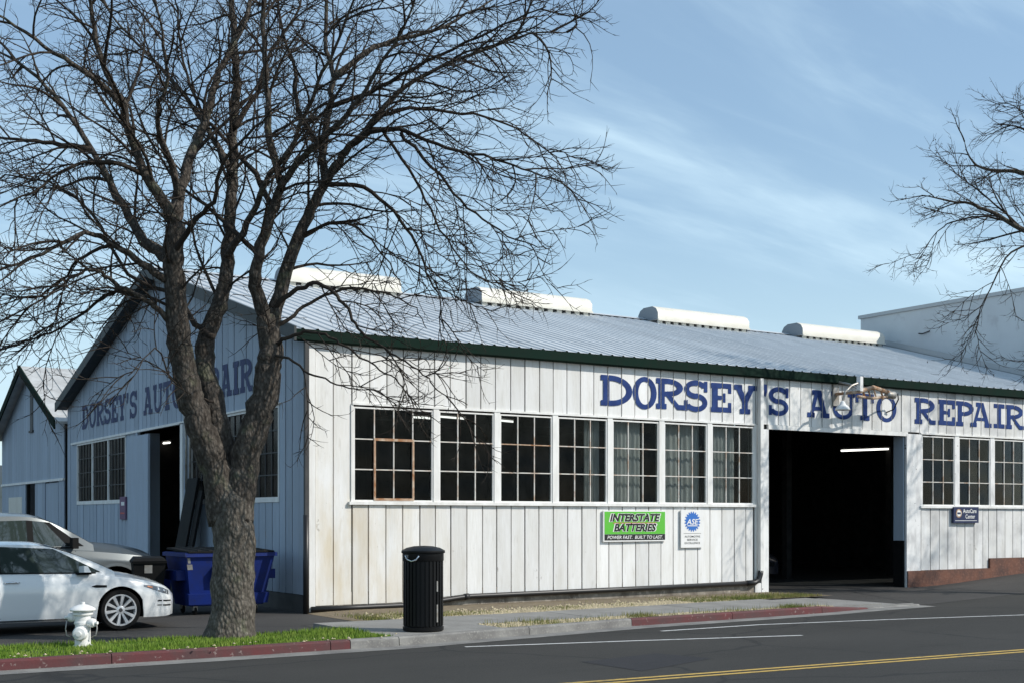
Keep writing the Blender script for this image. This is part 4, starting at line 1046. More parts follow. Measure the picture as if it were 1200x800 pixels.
    for sgn in (-1, 1):
        for q in S['windows']:
            wnd = side_patch(q, sgn, 'side_window', 'car_glass', cabin)
        for q in S.get('window_trim', []): side_patch(q, sgn, 'window_trim', 'rubber', cabin, .009)
    for name, (xa, xb) in (('windscreen', S['screen']), ('rear_window', S['backlight'])):
        pm = MB(); n = 10
        for i in range(n + 1):
            x = xa + (xb - xa) * i / n
            for j in range(-n, n + 1):
                u = 1.04 + .96 * (1 - abs(j) / n); p = gh(x, u); pm.v.append((x, p.y * (1 if j >= 0 else -1), p.z + .008))
        c = 2 * n + 1
        for i in range(n):
            for j in range(c - 1): a = i * c + j; pm.f.append((a, a + c, a + c + 1, a + 1))
        pm.build(name, 'car_glass', cabin, True)
    def on_side(poly, sgn, name, mat, parent, off=.004):  # thin piece that follows the body side; poly of (x, z), fan of rows
        pm = MB(); n = len(poly) // 2
        for k in range(n):
            for (x, z) in (poly[k], poly[-1 - k]): pm.v.append((x, sgn * (side(x, z) + off), z))
        for k in range(n - 1): pm.f.append((2 * k, 2 * k + 2, 2 * k + 3, 2 * k + 1))
        return pm.build(name, mat, parent)
    return body, cabin, side, on_side
SED = dict(front=2.36, rear=-2.49, axles=(1.40, -1.40), arch=.385, wheel_r=.335, wheel_w=.225, spokes=10, rim=.765,
    belt=[(-2.49, .78), (-2.40, .90), (-1.9, .97), (-1.0, .95), (0, .93), (.9, .915), (1.4, .87), (1.9, .78), (2.2, .68), (2.36, .56)],
    top=[(-2.49, .84), (-2.40, 1.00), (-1.9, 1.08), (-1.0, 1.04), (0, 1.00), (.75, 1.01), (1.2, .975), (1.7, .90), (2.1, .79), (2.28, .68), (2.36, .58)],
    half=[(-2.49, .66), (-2.38, .80), (-2.0, .90), (-1.4, .925), (0, .93), (1.2, .925), (1.7, .90), (2.05, .82), (2.25, .70), (2.36, .55)],
    sill=[(-2.49, .34), (-2.3, .26), (-1.7, .21), (0, .20), (1.8, .20), (2.2, .20), (2.36, .22)],
    profile=[(0, .935), (.12, .965), (.4, .99), (.62, 1.0), (.8, .985), (.93, .955), (1.0, .92)],
    roof=[(-2.25, 1.02), (-1.7, 1.18), (-1.1, 1.36), (-.6, 1.435), (-.1, 1.455), (.25, 1.43), (.55, 1.34), (.95, 1.17), (1.32, .97)], roof_w=.60,
    windows=[[(1.10, .955), (-.42, .97), (-.42, 1.375), (.40, 1.335)], [(-.52, .97), (-1.25, .985), (-1.12, 1.25), (-.52, 1.365)]],
    window_trim=[[(1.02, .935), (-1.3, .965), (-1.3, .985), (1.02, .955)], [(-.42, .97), (-.52, .97), (-.52, 1.365), (-.42, 1.375)]],
    screen=(1.30, .30), backlight=(-2.15, -1.0))
sed = thing('sedan', 'glossy white sedan parked behind the fire hydrant', 'car')
sbody, scab, sside, s_on = make_car(sed, SED, 'car_white')
for sg in (-1, 1):
    hl = s_on([(1.78, .735), (1.95, .715), (2.12, .675), (2.24, .625), (2.24, .555), (2.12, .585), (1.95, .645), (1.78, .705)], sg, 'headlight', 'lamp_lens', sed, .006)
    s_on([(1.84, .718), (1.93, .703), (1.93, .672), (1.84, .698)], sg, 'indicator', 'amber', hl, .010)
    for a in (2.03, 2.13): MB().lathe([(.035, 0), (.03, .02), (.0, .026)], 12, (a, sg * (sside(a, .64) + .002), .64 - (a - 2.03) * .25), 'Y').build('projector', 'lamp_bright', hl, True)
    fg = s_on([(2.02, .475), (2.18, .47), (2.29, .465), (2.29, .440), (2.18, .445), (2.02, .452)], sg, 'bumper_slot', 'rubber', sed, .006)
    s_on([(2.02, .40), (2.18, .395), (2.29, .39), (2.29, .365), (2.18, .37), (2.02, .385)], sg, 'bumper_slot', 'rubber', sed, .006)
    s_on([(.93, .735), (1.0, .755), (1.17, .745), (1.17, .71), (1.0, .71), (.93, .725)], sg, 'fender_vent', 'rubber', sed, .005)
    s_on([(.885, .26), (.885, .90), (.897, .90), (.897, .26)], sg, 'door_seam', 'rubber', sed, .003)
    s_on([(-.46, .26), (-.46, .92), (-.448, .92), (-.448, .26)], sg, 'door_seam', 'rubber', sed, .003)
    s_on([(-1.03, .62), (-1.1, .94), (-1.088, .94), (-1.018, .62)], sg, 'door_seam', 'rubber', sed, .003)
    for hx_ in (-.28, -1.0): MB().tube([(hx_ - .11, sg * (sside(hx_, .82) + .005), .82), (hx_ - .07, sg * (sside(hx_, .82) + .035), .825), (hx_ + .07, sg * (sside(hx_, .82) + .035), .825), (hx_ + .11, sg * (sside(hx_, .82) + .005), .82)], .015, 8).build('door_handle', 'chrome', sed, True)
    s_on([(-1.0, .235), (0, .235), (.98, .235), (.98, .205), (0, .205), (-1.0, .205)], sg, 'rocker_trim', 'chrome', sed, .010)
    mr = MB(); yb_ = sg * (sside(.82, .93) + .02)
    mr.hexa([(.74, yb_, .955), (.90, yb_, .955), (.88, yb_ + sg * .21, .965), (.77, yb_ + sg * .21, .965)], [(.74, yb_, 1.055), (.86, yb_, 1.05), (.83, yb_ + sg * .20, 1.06), (.77, yb_ + sg * .20, 1.07)])
    mm = mr.build('mirror', 'car_white', sed); MB().box(.70, .92, yb_ - .07, yb_ + .07, .925, .955).build('mirror_stalk', 'rubber', mm)
MB().box(2.30, 2.372, -.34, .34, .44, .56).build('grille', 'rubber', sed); MB().box(-2.50, -2.47, -.55, .55, .60, .72).build('tail_panel', 'sign_red', sed)
sed.location = (-5.49, -.98, .02)
TRK = dict(front=2.78, rear=-3.02, axles=(1.785, -1.785), arch=.50, wheel_r=.40, wheel_w=.27, spokes=5, rim=.68,
    belt=[(-3.02, 1.20), (-2.9, 1.24), (-1.0, 1.24), (0, 1.22), (1.0, 1.20), (1.5, 1.17), (2.3, 1.08), (2.65, .98), (2.78, .80)],
    top=[(-3.02, 1.22), (-2.9, 1.25), (-1.0, 1.25), (0, 1.3), (1.0, 1.36), (1.6, 1.345), (2.2, 1.27), (2.6, 1.12), (2.78, .84)],
    half=[(-3.02, .94), (-2.8, .99), (-1.0, 1.0), (0, 1.0), (1.5, 1.0), (2.2, .98), (2.6, .90), (2.78, .78)],
    sill=[(-3.02, .55), (-2.5, .48), (-1, .44), (1, .44), (2.2, .44), (2.78, .42)],
    profile=[(0, .96), (.2, .985), (.55, 1.0), (.8, .99), (1.0, .945)],
    roof=[(-1.16, 1.24), (-1.10, 1.66), (-.98, 1.82), (-.7, 1.90), (-.2, 1.925), (.25, 1.91), (.55, 1.83), (.95, 1.62), (1.38, 1.33)], roof_w=.70,
    windows=[[(.90, 1.29), (.28, 1.29), (.28, 1.77), (.50, 1.75)], [(.17, 1.29), (-.85, 1.29), (-.85, 1.75), (.17, 1.78)]],
    window_trim=[[(1.1, 1.245), (-1.0, 1.255), (-1.0, 1.285), (1.1, 1.275)], [(.28, 1.29), (.17, 1.29), (.17, 1.78), (.28, 1.77)], [(1.20, 1.29), (.90, 1.29), (.50, 1.75), (.60, 1.74)]],
    screen=(1.36, .50), backlight=(-1.15, -1.02))
trk = thing('pickup_truck', 'silver crew-cab pickup parked between the white sedan and the gable', 'truck')
tb, tcab, tside, t_on = make_car(trk, TRK, 'car_silver')
for sg in (-1, 1):
    t_on([(2.35, 1.02), (2.6, .97), (2.72, .90), (2.72, .76), (2.6, .78), (2.35, .86)], sg, 'headlight', 'lamp_bright', trk, .006)
    for a in (1.02, .22, -.88): t_on([(a, .5), (a, 1.2), (a + .014, 1.2), (a + .014, .5)], sg, 'door_seam', 'rubber', trk, .003)
    for a in (.42, -.68): MB().tube([(a - .13, sg * (tside(a, 1.05) + .01), 1.05), (a, sg * (tside(a, 1.05) + .045), 1.055), (a + .13, sg * (tside(a, 1.05) + .01), 1.05)], .02, 8).build('door_handle', 'chrome', trk, True)
    t_on([(1.06, .98), (1.3, .985), (1.3, .95), (1.06, .945)], sg, 'badge', 'rubber', trk, .005); t_on([(.66, .98), (.95, .985), (.95, .945), (.66, .94)], sg, 'badge', 'rubber', trk, .005)
    mr = MB(); yb_ = sg * (tside(.86, 1.2) + .03)
    mr.box(.92, 1.03, min(yb_ - sg * .04, yb_ + sg * .2), max(yb_ - sg * .04, yb_ + sg * .2), 1.27, 1.45).build('mirror', 'rubber', trk)
    fl = MB(); n = 16
    for k in range(n + 1):
        g_ = math.pi * k / n
        for rr, oo in ((.50, .012), (.555, .004)): fl.v.append((1.785 + rr * math.cos(g_), sg * (tside(1.785, .8) + oo), .40 + rr * math.sin(g_)))
    for k in range(n): fl.f.append((2 * k, 2 * k + 2, 2 * k + 3, 2 * k + 1))
    fl.build('arch_flare', 'car_silver', trk)
MB().box(2.72, 2.80, -.55, .55, .70, 1.02).build('grille', 'chrome', trk); MB().box(2.66, 2.86, -.95, .95, .42, .62).build('bumper', 'chrome', trk)
MB().box(-2.9, -1.2, -.86, .86, 1.252, 1.268).build('bed_cover', 'rubber', trk)
trk.location = (-4.83, 3.2, .02)
# a dark car deep inside the garage
ins = copy_tree(sed); ins.location = (15.2, 6.2, .03); ins.rotation_euler = (0, 0, rad(-80)); ins['label'] = 'dark car standing in the gloom inside the wide street doorway'
for ch in ins.children:
    if ch.type == 'MESH' and ch.name.split('.')[0] in ('body', 'cabin', 'mirror'):
        ch.material_slots[0].link = 'OBJECT'; ch.material_slots[0].material = M['car_dark']

# ================================================================== STREET FURNITURE
# litter bin
p = gnd(496, 738.5, .10); can = thing('litter_bin', 'tall black metal litter bin with a shallow domed lid on the sidewalk', 'litter bin', p)
MB().lathe([(.275, 0), (.315, .015), (.318, .07), (.295, .085), (.295, 1.20), (.305, 1.205)], 40).build('body', 'can_black', can, 'auto')
for k in range(30):
    g_ = 2 * math.pi * k / 30; MB().box(.292, .309, -.020, .020, .09, 1.08, Matrix.Rotation(g_, 4, 'Z')).build('slat', 'can_black', can)
MB().lathe([(.316, 1.085), (.318, 1.09), (.318, 1.20), (.31, 1.205)], 40).build('collar', 'can_black', can, 'auto')
lid = MB().lathe([(.335, 1.205), (.340, 1.215), (.335, 1.245), (.26, 1.285), (.15, 1.31), (.0, 1.318)], 40).build('lid', 'can_black', can, 'auto')
fa = math.atan2(CAMP.y - p.y, CAMP.x - p.x)
rm = Matrix.Rotation(fa - .55, 4, 'Z'); MB().add([rm @ Vector(v) for v in MB().tube([(.325, -.12, 1.17), (.332, -.08, 1.11), (.334, 0, 1.085), (.332, .08, 1.11), (.325, .12, 1.17)], .013, 8).v], MB().tube([(0, 0, 0)] * 5, .01, 8).f).build('ring_handle', 'chrome', can, True)
rm = Matrix.Rotation(fa - .9, 4, 'Z'); MB().box(.318, .326, -.035, .035, 1.12, 1.18, rm).build('badge', 'galv', can)
rm = Matrix.Rotation(fa + .75, 4, 'Z')
for z0, z1 in ((.62, .78), (.15, .42)): MB().box(.309, .318, -.012, .012, z0, z1, rm).build('hinge_plate', 'galv', can)

# fire hydrant
p = gnd(97, 757, .09); hyd = thing('fire_hydrant', 'white painted fire hydrant on the grass verge', 'hydrant', p, -YAW)
MB().lathe([(.13, -.03), (.13, .02), (.105, .03), (.10, .30), (.115, .31), (.115, .34), (.105, .35), (.105, .42), (.135, .44), (.135, .47), (.12, .48), (.165, .49), (.175, .505), (.165, .52), (.13, .545), (.07, .57), (.03, .578), (.03, .61), (.0, .612)], 24).build('barrel', 'white_paint', hyd, 'auto')
def nozzle(ang, z, r, l, name):
    m_ = MB().lathe([(r * .85, .05), (r * .85, .12), (r, .125), (r, l - .03), (r * .8, l), (r * .34, l + .005), (r * .34, l + .045), (.0, l + .046)], 16, (0, 0, 0), 'X'); R_ = Matrix.Rotation(ang, 4, 'Z')
    m_.v = [tuple(R_ @ Vector(v) + Vector((0, 0, z))) for v in m_.v]; return m_.build(name, 'white_paint', hyd, 'auto')
nozzle(rad(190), .40, .062, .19, 'side_outlet'); nozzle(rad(-20), .33, .062, .20, 'side_outlet'); nozzle(rad(-85), .19, .098, .20, 'front_outlet')
for k in range(8): g_ = math.pi * k / 4; MB().lathe([(.014, .468), (.014, .49)], 6, (.125 * math.cos(g_), .125 * math.sin(g_), 0)).build('bolt', 'white_paint', hyd)
for sx in (-1, 1): MB().tube([(sx * .20, -.05, .36), (sx * .215, -.06, .25), (sx * .20, -.06, .16), (sx * .14, -.06, .13)], .009, 6).build('chain', 'galv', hyd, True)

# dumpster
dum = thing('dumpster', 'dark blue steel dumpster on casters behind the tree trunk', 'dumpster', (-2.25, .45, .02))
DW = 1.75
dsh = MB(); yb0, yb1 = .22, 1.15
dsh.hexa([(.16, yb0, .17), (DW - .16, yb0, .17), (DW - .16, yb1, .17), (.16, yb1, .17)], [(.0, 0, 1.18), (DW, 0, 1.18), (DW, 1.3, 1.18), (.0, 1.3, 1.18)])
db = dsh.build('body', 'bin_blue', dum)
MB().box(-.03, DW + .03, -.035, 1.33, 1.10, 1.17).build('rim', 'bin_blue', dum)
MB().hexa([(.10, .145, .20), (DW - .10, .145, .20), (DW - .10, .3, .20), (.10, .3, .20)], [(.08, .10, .40), (DW - .08, .10, .40), (DW - .08, .3, .42), (.08, .3, .42)]).build('lower_rail', 'bin_blue', dum)
MB().hexa([(.52, .02, .62), (1.22, .02, .62), (1.22, .2, .62), (.52, .2, .62)], [(.52, -.07, .90), (1.22, -.07, .90), (1.22, .12, .92), (.52, .12, .92)]).build('fork_pocket', 'bin_blue', dum)
for sx in (0, 1):
    pk_ = MB().box(-.10 if sx == 0 else DW - .09, .09 if sx == 0 else DW + .10, .25, 1.0, .66, .84).build('side_sleeve', 'bin_blue', dum)
for sx in (.04, .885):
    l_ = MB().hexa([(sx, -.05, 1.175), (sx + .825, -.05, 1.175), (sx + .825, 1.3, 1.22), (sx, 1.3, 1.22)], [(sx, -.05, 1.205), (sx + .825, -.05, 1.205), (sx + .825, 1.3, 1.255), (sx, 1.3, 1.255)]).build('lid', 'bin_black', dum)
    for q in (.2, .42, .64): MB().hexa([(sx + q - .03, -.04, 1.206), (sx + q + .03, -.04, 1.206), (sx + q + .03, 1.28, 1.256), (sx + q - .03, 1.28, 1.256)], [(sx + q - .02, -.03, 1.225), (sx + q + .02, -.03, 1.225), (sx + q + .02, 1.26, 1.275), (sx + q - .02, 1.26, 1.275)]).build('lid_rib', 'bin_black', l_)
for a in (.28, DW - .28):
    for b in (.35, 1.05): 
        cst = MB().box(a - .04, a + .04, b - .05, b + .05, .08, .17).build('caster', 'galv', dum); MB().lathe([(.075, -.025), (.08, -.01), (.08, .01), (.075, .025)], 14, (a, b, .08), 'X').build('caster_wheel', 'rubber', cst)
for zz, w_ in ((.86, .10), (.98, .05)): MB().hexa([(.05 - (zz - .17) * .0, yb0 * (1 - (zz - .17) / 1.01) - .006, zz), (.05 + w_, yb0 * (1 - (zz - .17) / 1.01) - .006, zz), (.05 + w_, yb0 * (1 - (zz - .17) / 1.01) - .001, zz), (.05, yb0 * (1 - (zz - .17) / 1.01) - .001, zz)], [(.03, yb0 * (1 - (zz - .07) / 1.01) - .006, zz + .10), (.03 + w_, yb0 * (1 - (zz - .07) / 1.01) - .006, zz + .10), (.03 + w_, yb0 * (1 - (zz - .07) / 1.01) - .001, zz + .10), (.03, yb0 * (1 - (zz - .07) / 1.01) - .001, zz + .10)]).build('sticker', 'galv', dum)
# wheeled bins
def bin_(loc, rz, lab):
    b = thing('wheeled_bin', lab, 'bin', loc, rz, 'black wheeled bins')
    MB().hexa([(-.22, -.25, .06), (.22, -.25, .06), (.22, .22, .06), (-.22, .22, .06)], [(-.29, -.36, 1.0), (.29, -.36, 1.0), (.29, .33, 1.0), (-.29, .33, 1.0)]).build('body', 'bin_black', b)
    MB().box(-.31, .31, -.385, .35, .985, 1.02).build('rim', 'bin_black', b)
    MB().hexa([(-.31, -.40, 1.022), (.31, -.40, 1.022), (.31, .36, 1.022), (-.31, .36, 1.022)], [(-.27, -.34, 1.08), (.27, -.34, 1.08), (.25, .30, 1.10), (-.25, .30, 1.10)]).build('lid', 'bin_black', b)
    for s in (-1, 1): MB().lathe([(.09, -.03), (.11, -.015), (.11, .015), (.09, .03)], 16, (s * .26, .26, .11), 'X').build('bin_wheel', 'rubber', b)
    MB().tube([(-.25, .36, .98), (-.25, .43, 1.0), (.25, .43, 1.0), (.25, .36, .98)], .018, 8).build('handle', 'bin_black', b)
    MB().hexa([(-.09, -.345, .80), (.05, -.345, .80), (.05, -.33, .80), (-.09, -.33, .80)], [(-.09, -.364, .95), (.05, -.364, .95), (.05, -.35, .95), (-.09, -.35, .95)]).build('sticker', 'galv', b)
    return b
bin_((-2.72, 1.25, .02), rad(-12), 'black wheeled bin squeezed between the pickup nose and the blue dumpster')
bin_((-2.12, 2.35, .02), rad(8), 'black wheeled bin squeezed between the pickup nose and the blue dumpster') if False else None

# ================================================================== TREES
def smooth_path(pts, n=6):
    out = []
    for i in range(len(pts) - 1):
        p0 = pts[max(0, i - 1)]; p1 = pts[i]; p2 = pts[i + 1]; p3 = pts[min(len(pts) - 1, i + 2)]
        for k in range(n):
            t = k / n
            out.append(.5 * ((2 * p1) + (p2 - p0) * t + (2 * p0 - 5 * p1 + 4 * p2 - p3) * t * t + (3 * p1 - p0 - 3 * p2 + p3) * t ** 3))
    out.append(pts[-1].copy()); return out
def path_len(p): return sum((b - a).length for a, b in zip(p, p[1:]))
class Tree:
    def __init__(s, base, rng, tips): s.base = base; s.rng = rng; s.big = MB(); s.lm = MB(); s.br = MB(); s.tw = MB(); s.tips = []
    def twig(s, p, d, L, r, lvl, up):
        rng = s.rng; n = 8 if lvl <= 2 else (5 if lvl == 3 else 2)
        pts = [p.copy()]; d = d.normalized(); jit = .085 if lvl < 4 else .18
        bend = Vector((rng.gauss(0, 1), rng.gauss(0, 1), rng.gauss(0, .6))) * (.075 if lvl <= 2 else .13)
        for i in range(n):
            t = i / n; d = d + bend + Vector((rng.gauss(0, jit), rng.gauss(0, jit), rng.gauss(0, jit))) * .8
            d.z += ((-.075 if t < .5 else .10) if lvl <= 2 else (-.10 if t < .45 else .17)) * up if lvl <= 3 else .1
            d.normalize(); pts.append(pts[-1] + d * (L / n))
        rs = [r * (1 - .72 * i / n) for i in range(n + 1)]
        (s.br if lvl <= 2 else s.tw).tube(pts, rs, 6 if lvl == 1 else (5 if lvl == 2 else 3), cap=False)
        if lvl < 4: s.children(pts, r, lvl + 1, up)
        if lvl >= 3 and rng.random() < .1: s.tips.append(pts[-1])
    def children(s, pts, r, lvl, up, start=.15, dens=1.0):
        rng = s.rng; Lp = path_len(pts); sp = {2: .235, 3: .115, 4: .15}[lvl] / dens
        acc = 0; nxt = Lp * start + rng.uniform(0, sp); az = rng.uniform(0, 6.28)
        for a, b in zip(pts, pts[1:]):
            seg = (b - a).length
            while acc + seg > nxt:
                t = (nxt - acc) / seg; p = a.lerp(b, t); f = nxt / Lp; tan = (b - a).normalized()
                az += 2.4 + rng.uniform(-.6, .6); o = tan.orthogonal().normalized(); o2 = tan.cross(o)
                ang = rad(rng.uniform(28, 62)); side = o * math.cos(az) + o2 * math.sin(az)
                out = p - s.base; out.z *= .25; out = out.normalized() if out.length > .01 else Vector((0, 0, 1))
                d = tan * math.cos(ang) + side * math.sin(ang) + out * .22
                if lvl == 2: L = rng.uniform(.8, 2.05) * (1.15 - .5 * f); rr = max(.009, min(r * .5, .008 + L * .012))
                elif lvl == 3: L = rng.uniform(.3, 1.0) * (1.1 - .5 * f); rr = max(.006, min(.0105, .0045 + L * .008))
                else: L = rng.uniform(.09, .30); rr = .0052
                s.twig(p, d, L, rr, lvl, up); nxt += sp * rng.uniform(.6, 1.5)
            acc += seg
    def limb(s, pts, r0, r1, up=1.0, sides=10, start=.2, dens=1.0, rings=5, big=True):
        pts = smooth_path(pts, rings); n = len(pts) - 1
        for i in range(1, n): pts[i] = pts[i] + Vector((s.rng.gauss(0, .012), s.rng.gauss(0, .012), s.rng.gauss(0, .012)))
        rs = [r0 + (r1 - r0) * (i / n) ** .8 for i in range(n + 1)]
        (s.lm if big else s.br).tube(pts, rs, sides, wob=(lambda q, r: (mnoise.noise(q * 5.0) * .16 + mnoise.noise(q * 13.0) * .09) * min(r, .16)) if big else None)
        s.children(pts, (r0 + r1) / 2, 2, up, start, dens); return pts
    def finish(s, root):
        s.big.build('trunk', 'bark', root, True, fix=False); s.lm.build('limbs', 'bark_limb', root, True, fix=False); s.br.build('branches', 'twig', root, True, fix=False); s.tw.build('twigs', 'twig', root, True, fix=False)

rng = random.Random(11)
tb_ = gnd(270, 746, .09); TD = (tb_ - CAMP).dot(CF)
tree1 = thing('bare_tree', 'large leafless tree with three rising limbs on the verge before the gable', 'tree', tb_)
T = Tree(Vector((0, 0, 4.5)), rng, True)
def L(*pts):                                     # (px, py, metres behind the trunk)
    return [at(q[0], q[1], TD + (q[2] if len(q) > 2 else 0)) - tb_ for q in pts]
def Ld(pts, d0, d1):                              # linear depth along the limb
    n = len(pts) - 1; return L(*[(p_[0], p_[1], d0 + (d1 - d0) * i / n) for i, p_ in enumerate(pts)])
# trunk
tp = L((270, 754), (271, 742), (272, 722), (273, 690), (274, 650), (273, 610), (271, 584), (269, 566), (267, 552))
trs = [.47, .385, .335, .315, .305, .29, .285, .19, .03]
T.big.tube(smooth_path(tp, 5), [trs[min(8, i // 5)] + (trs[min(8, i // 5 + 1)] - trs[min(8, i // 5)]) * (i % 5) / 5 for i in range(41)], 28, wob=lambda q, r: mnoise.noise(q * 3.2) * .035 + mnoise.noise(q * 9) * .022 + mnoise.noise(Vector((q.x * 16, q.y * 16, q.z * 7))) * .014)
A0 = [(264, 612), (254, 552), (237, 508), (223, 466), (213, 420), (207, 370), (204, 315), (204, 262)]
B0 = [(269, 600), (261, 525), (248, 465), (240, 425), (243, 393), (256, 360), (265, 325), (268, 275), (272, 215), (274, 150), (277, 85), (272, 10), (268, -60)]
C0 = [(276, 612), (286, 545), (303, 485), (315, 440), (317, 408), (312, 372)]
T.limb(Ld(A0, 0, -.5), .25, .135, sides=16, start=.6); T.limb(Ld(B0, .05, 1.2), .205, .035, sides=14, start=.35); T.limb(Ld(C0, 0, .2), .255, .155, sides=16, start=.8)
LIMBS = [  # points, depth0, depth1, r0, r1
 ([(204, 265), (196, 245), (170, 205), (155, 165), (143, 122), (120, 75), (108, 22), (100, -40)], -.5, -1.6, .10, .02),
 ([(143, 122), (110, 92), (75, 68), (30, 38), (-15, 10)], -1.1, -2.4, .055, .012),
 ([(204, 268), (211, 228), (222, 188), (240, 145), (252, 100), (266, 65), (290, 20), (303, -40)], -.5, .6, .11, .022),
 ([(210, 235), (200, 192), (188, 160), (185, 132), (196, 90), (190, 40), (180, -20)], -.4, -2.2, .06, .012),
 ([(203, 312), (184, 294), (165, 278), (146, 245), (126, 210), (107, 175), (72, 122), (32, 82), (-20, 52)], -.4, .9, .105, .015),
 ([(107, 176), (62, 168), (20, 164), (-30, 158)], .4, 1.2, .05, .013),
 ([(204, 335), (180, 318), (150, 298), (122, 280), (98, 274), (60, 292), (10, 312), (-30, 330)], -.4, -1.6, .065, .012),
 ([(206, 394), (195, 374), (177, 356), (157, 343), (127, 327), (112, 316), (88, 323), (55, 348), (10, 372)], -.3, -1.2, .055, .010),
 ([(165, 348), (137, 343), (114, 354), (88, 374), (60, 390), (20, 402), (-20, 420)], -.6, .3, .032, .009),
 ([(250, 395), (228, 380), (205, 345), (150, 322), (108, 250), (60, 215), (5, 205)], .1, 1.8, .05, .012),
 ([(272, 205), (248, 160), (215, 110), (180, 70), (140, 30), (110, -20)], .6, 2.2, .055, .012),
 ([(274, 150), (300, 108), (318, 60), (345, 20), (360, -30)], .8, 2.0, .05, .012),
 ([(266, 300), (290, 262), (310, 215), (345, 165), (372, 100), (400, 40), (420, -20)], .4, -1.8, .06, .012),
 ([(312, 376), (300, 335), (302, 300), (318, 250), (328, 218), (316, 165), (312, 100), (308, 30), (315, -40)], .2, -.6, .115, .025),
 ([(316, 398), (326, 345), (345, 290), (365, 245), (380, 212), (378, 175), (385, 125), (391, 90), (381, 45), (384, -30)], .2, 1.0, .125, .022),
 ([(328, 222), (350, 190), (380, 160), (415, 125), (440, 85), (470, 40), (490, -10)], -.2, -1.6, .06, .012),
 ([(380, 213), (398, 188), (415, 168), (440, 138), (466, 110), (515, 80), (575, 55), (620, 41), (668, 37)], .5, .2, .075, .008),
 ([(412, 170), (445, 152), (478, 156), (525, 174), (580, 187), (622, 202), (662, 214)], .4, -.8, .045, .007),
 ([(383, 216), (425, 220), (460, 248), (488, 285), (500, 320), (514, 350), (520, 388)], .5, 1.0, .04, .007),
 ([(391, 92), (438, 56), (498, 40), (548, 16), (590, -8)], .8, 1.6, .055, .010),
 ([(440, 138), (480, 128), (530, 132), (580, 140), (625, 165), (655, 190)], .4, 1.4, .035, .007),
 ([(470, 156), (505, 195), (540, 235), (575, 265), (615, 285), (640, 292)], .2, -.5, .03, .006),
 ([(448, 152), (480, 200), (505, 245), (530, 290), (560, 325), (605, 335)], .3, .9, .028, .006),
 ([(385, 125), (425, 112), (470, 90), (530, 58), (590, 30), (640, 8)], .6, -1.2, .045, .009),
 ([(320, 362), (340, 345), (358, 335), (376, 333), (394, 346), (411, 368), (424, 391), (448, 406), (468, 420), (496, 438), (516, 460), (548, 474)], .2, -.6, .042, .006),
 ([(322, 385), (343, 370), (372, 350), (403, 339), (432, 340), (462, 348), (486, 362), (500, 385)], .2, .8, .035, .006),
 ([(318, 405), (335, 396), (356, 389), (376, 391), (398, 401), (416, 413), (446, 433), (468, 448), (480, 472)], .1, -.9, .034, .006),
 ([(316, 415), (338, 420), (362, 437), (388, 447), (416, 456), (450, 455)], .1, -1.2, .024, .006),
 ([(250, 470), (225, 462), (200, 440), (186, 410), (170, 418), (150, 440)], -.1, -1.0, .020, .006),
 ([(350, 282), (385, 262), (420, 268), (450, 300), (470, 335)], .4, 1.4, .035, .007),
 ([(320, 245), (300, 205), (270, 170), (235, 130), (215, 70), (205, 0)], 0, 1.4, .05, .012),
 ([(303, 300), (270, 265), (240, 240), (200, 205), (160, 130), (140, 60)], .1, 2.0, .045, .010),
 ([(378, 178), (350, 130), (345, 80), (330, 30), (322, -30)], .7, 2.0, .05, .012),
 ([(204, 300), (225, 262), (250, 235), (262, 190), (300, 150), (330, 120)], -.5, -2.4, .05, .010),
 ([(170, 205), (130, 190), (85, 195), (40, 225), (-10, 245)], -.8, -2.0, .04, .009),
 ([(130, 285), (100, 300), (70, 330), (40, 350), (0, 345)], -.9, -.2, .03, .007),
]
for pts, d0, d1, r0, r1 in LIMBS:
    right = pts[-1][0] > 380
    T.limb(Ld(pts, d0, d1), r0, r1, up=1.0 if not right else 1.1, sides=9 if r0 > .05 else 7, start=.15, dens=1.0 if r0 > .043 else (.42 if pts[0][1] > 340 and right else .9), rings=4, big=r0 > .05)
T.finish(tree1)

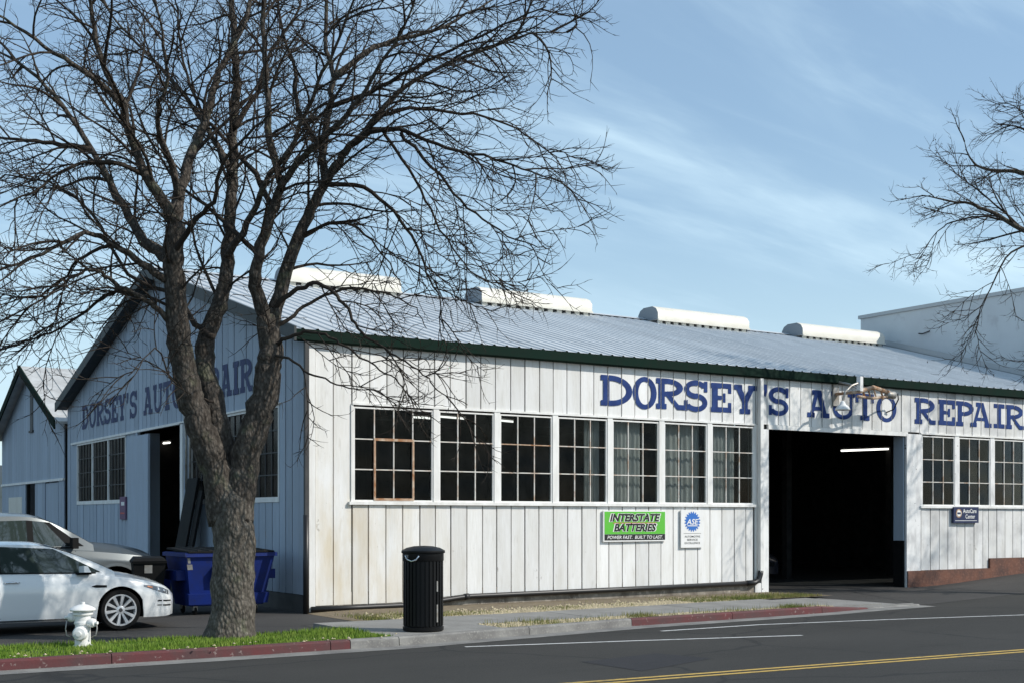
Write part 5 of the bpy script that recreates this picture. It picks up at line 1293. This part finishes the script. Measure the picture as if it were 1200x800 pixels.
# second tree, rooted right of the frame
rng2 = random.Random(23)
b2 = at(1420, 700, 30.0); b2.z = .05
tree2 = thing('bare_tree', 'leafless street tree reaching in over the metal roof by the white building', 'tree', b2)
T2 = Tree(Vector((0, 0, 5.0)), rng2, True); D2 = (b2 - CAMP).dot(CF)
def L2(pts, d0, d1):
    n = len(pts) - 1; return [at(q[0], q[1], D2 + d0 + (d1 - d0) * i / n) - b2 for i, q in enumerate(pts)]
T2.big.tube(smooth_path([Vector((0, 0, -.1)), Vector((0, 0, .15)), Vector((.03, 0, 1.2)), Vector((0, .02, 2.6)), Vector((.05, 0, 4.2))], 4), [.36, .33, .30, .28, .27, .26, .255, .25, .245, .24, .238, .235, .232, .23, .22, .19, .15], 14, wob=lambda q, r: mnoise.noise(q * 6) * .02)
for pts, d0, d1, r0, r1 in [
 ([(1420, 540), (1395, 450), (1350, 370), (1270, 300), (1200, 270), (1160, 247), (1120, 236), (1080, 229)], 0, -.5, .15, .009),
 ([(1250, 290), (1200, 268), (1172, 245), (1145, 222), (1112, 198)], -.2, .3, .04, .008),
 ([(1190, 262), (1157, 254), (1122, 258), (1099, 272), (1074, 304)], -.3, .2, .03, .007),
 ([(1260, 300), (1215, 288), (1185, 296), (1164, 332), (1150, 362), (1142, 392)], -.1, -.6, .035, .007),
 ([(1420, 520), (1390, 400), (1330, 290), (1260, 225), (1200, 202), (1165, 200), (1140, 190), (1130, 165)], .2, .8, .13, .008),
 ([(1330, 290), (1270, 200), (1220, 162), (1190, 148), (1164, 146)], .4, 1.0, .06, .008),
 ([(1270, 200), (1230, 145), (1200, 132), (1184, 122)], .6, 1.0, .04, .008),
 ([(1420, 520), (1440, 400), (1425, 280), (1445, 160), (1425, 60)], 0, .5, .15, .02),
 ([(1422, 520), (1470, 430), (1540, 340), (1590, 240), (1640, 150)], 0, -.5, .14, .02),
 ([(1440, 400), (1500, 320), (1540, 220), (1570, 110)], .1, 1.4, .09, .015),
 ([(1540, 340), (1620, 290), (1690, 220), (1740, 140)], -.2, 1.0, .07, .012),
 ([(1590, 250), (1650, 230), (1700, 170)], -.4, -1.6, .05, .012),
 ([(1395, 450), (1340, 425), (1280, 395), (1235, 400), (1210, 440)], 0, .6, .05, .007)]:
    T2.limb(L2(pts, d0, d1), r0, r1, up=.9, sides=8, start=.25, dens=.8, rings=4, big=r0 > .06)
T2.finish(tree2)
sd = MB()
for q in T2.tips[:220]:
    for _ in range(3): c = q + Vector((rng2.gauss(0, .02), rng2.gauss(0, .02), rng2.gauss(0, .02))); r = rng2.uniform(.008, .018); sd.add([c + Vector((r, 0, 0)), c + Vector((-r, 0, 0)), c + Vector((0, r, 0)), c + Vector((0, -r, 0)), c + Vector((0, 0, r)), c + Vector((0, 0, -r))], [(0, 2, 4), (2, 1, 4), (1, 3, 4), (3, 0, 4), (2, 0, 5), (1, 2, 5), (3, 1, 5), (0, 3, 5)])
so_ = sd.build('seed_clusters', 'seed', tree2, fix=False); stuff(so_)
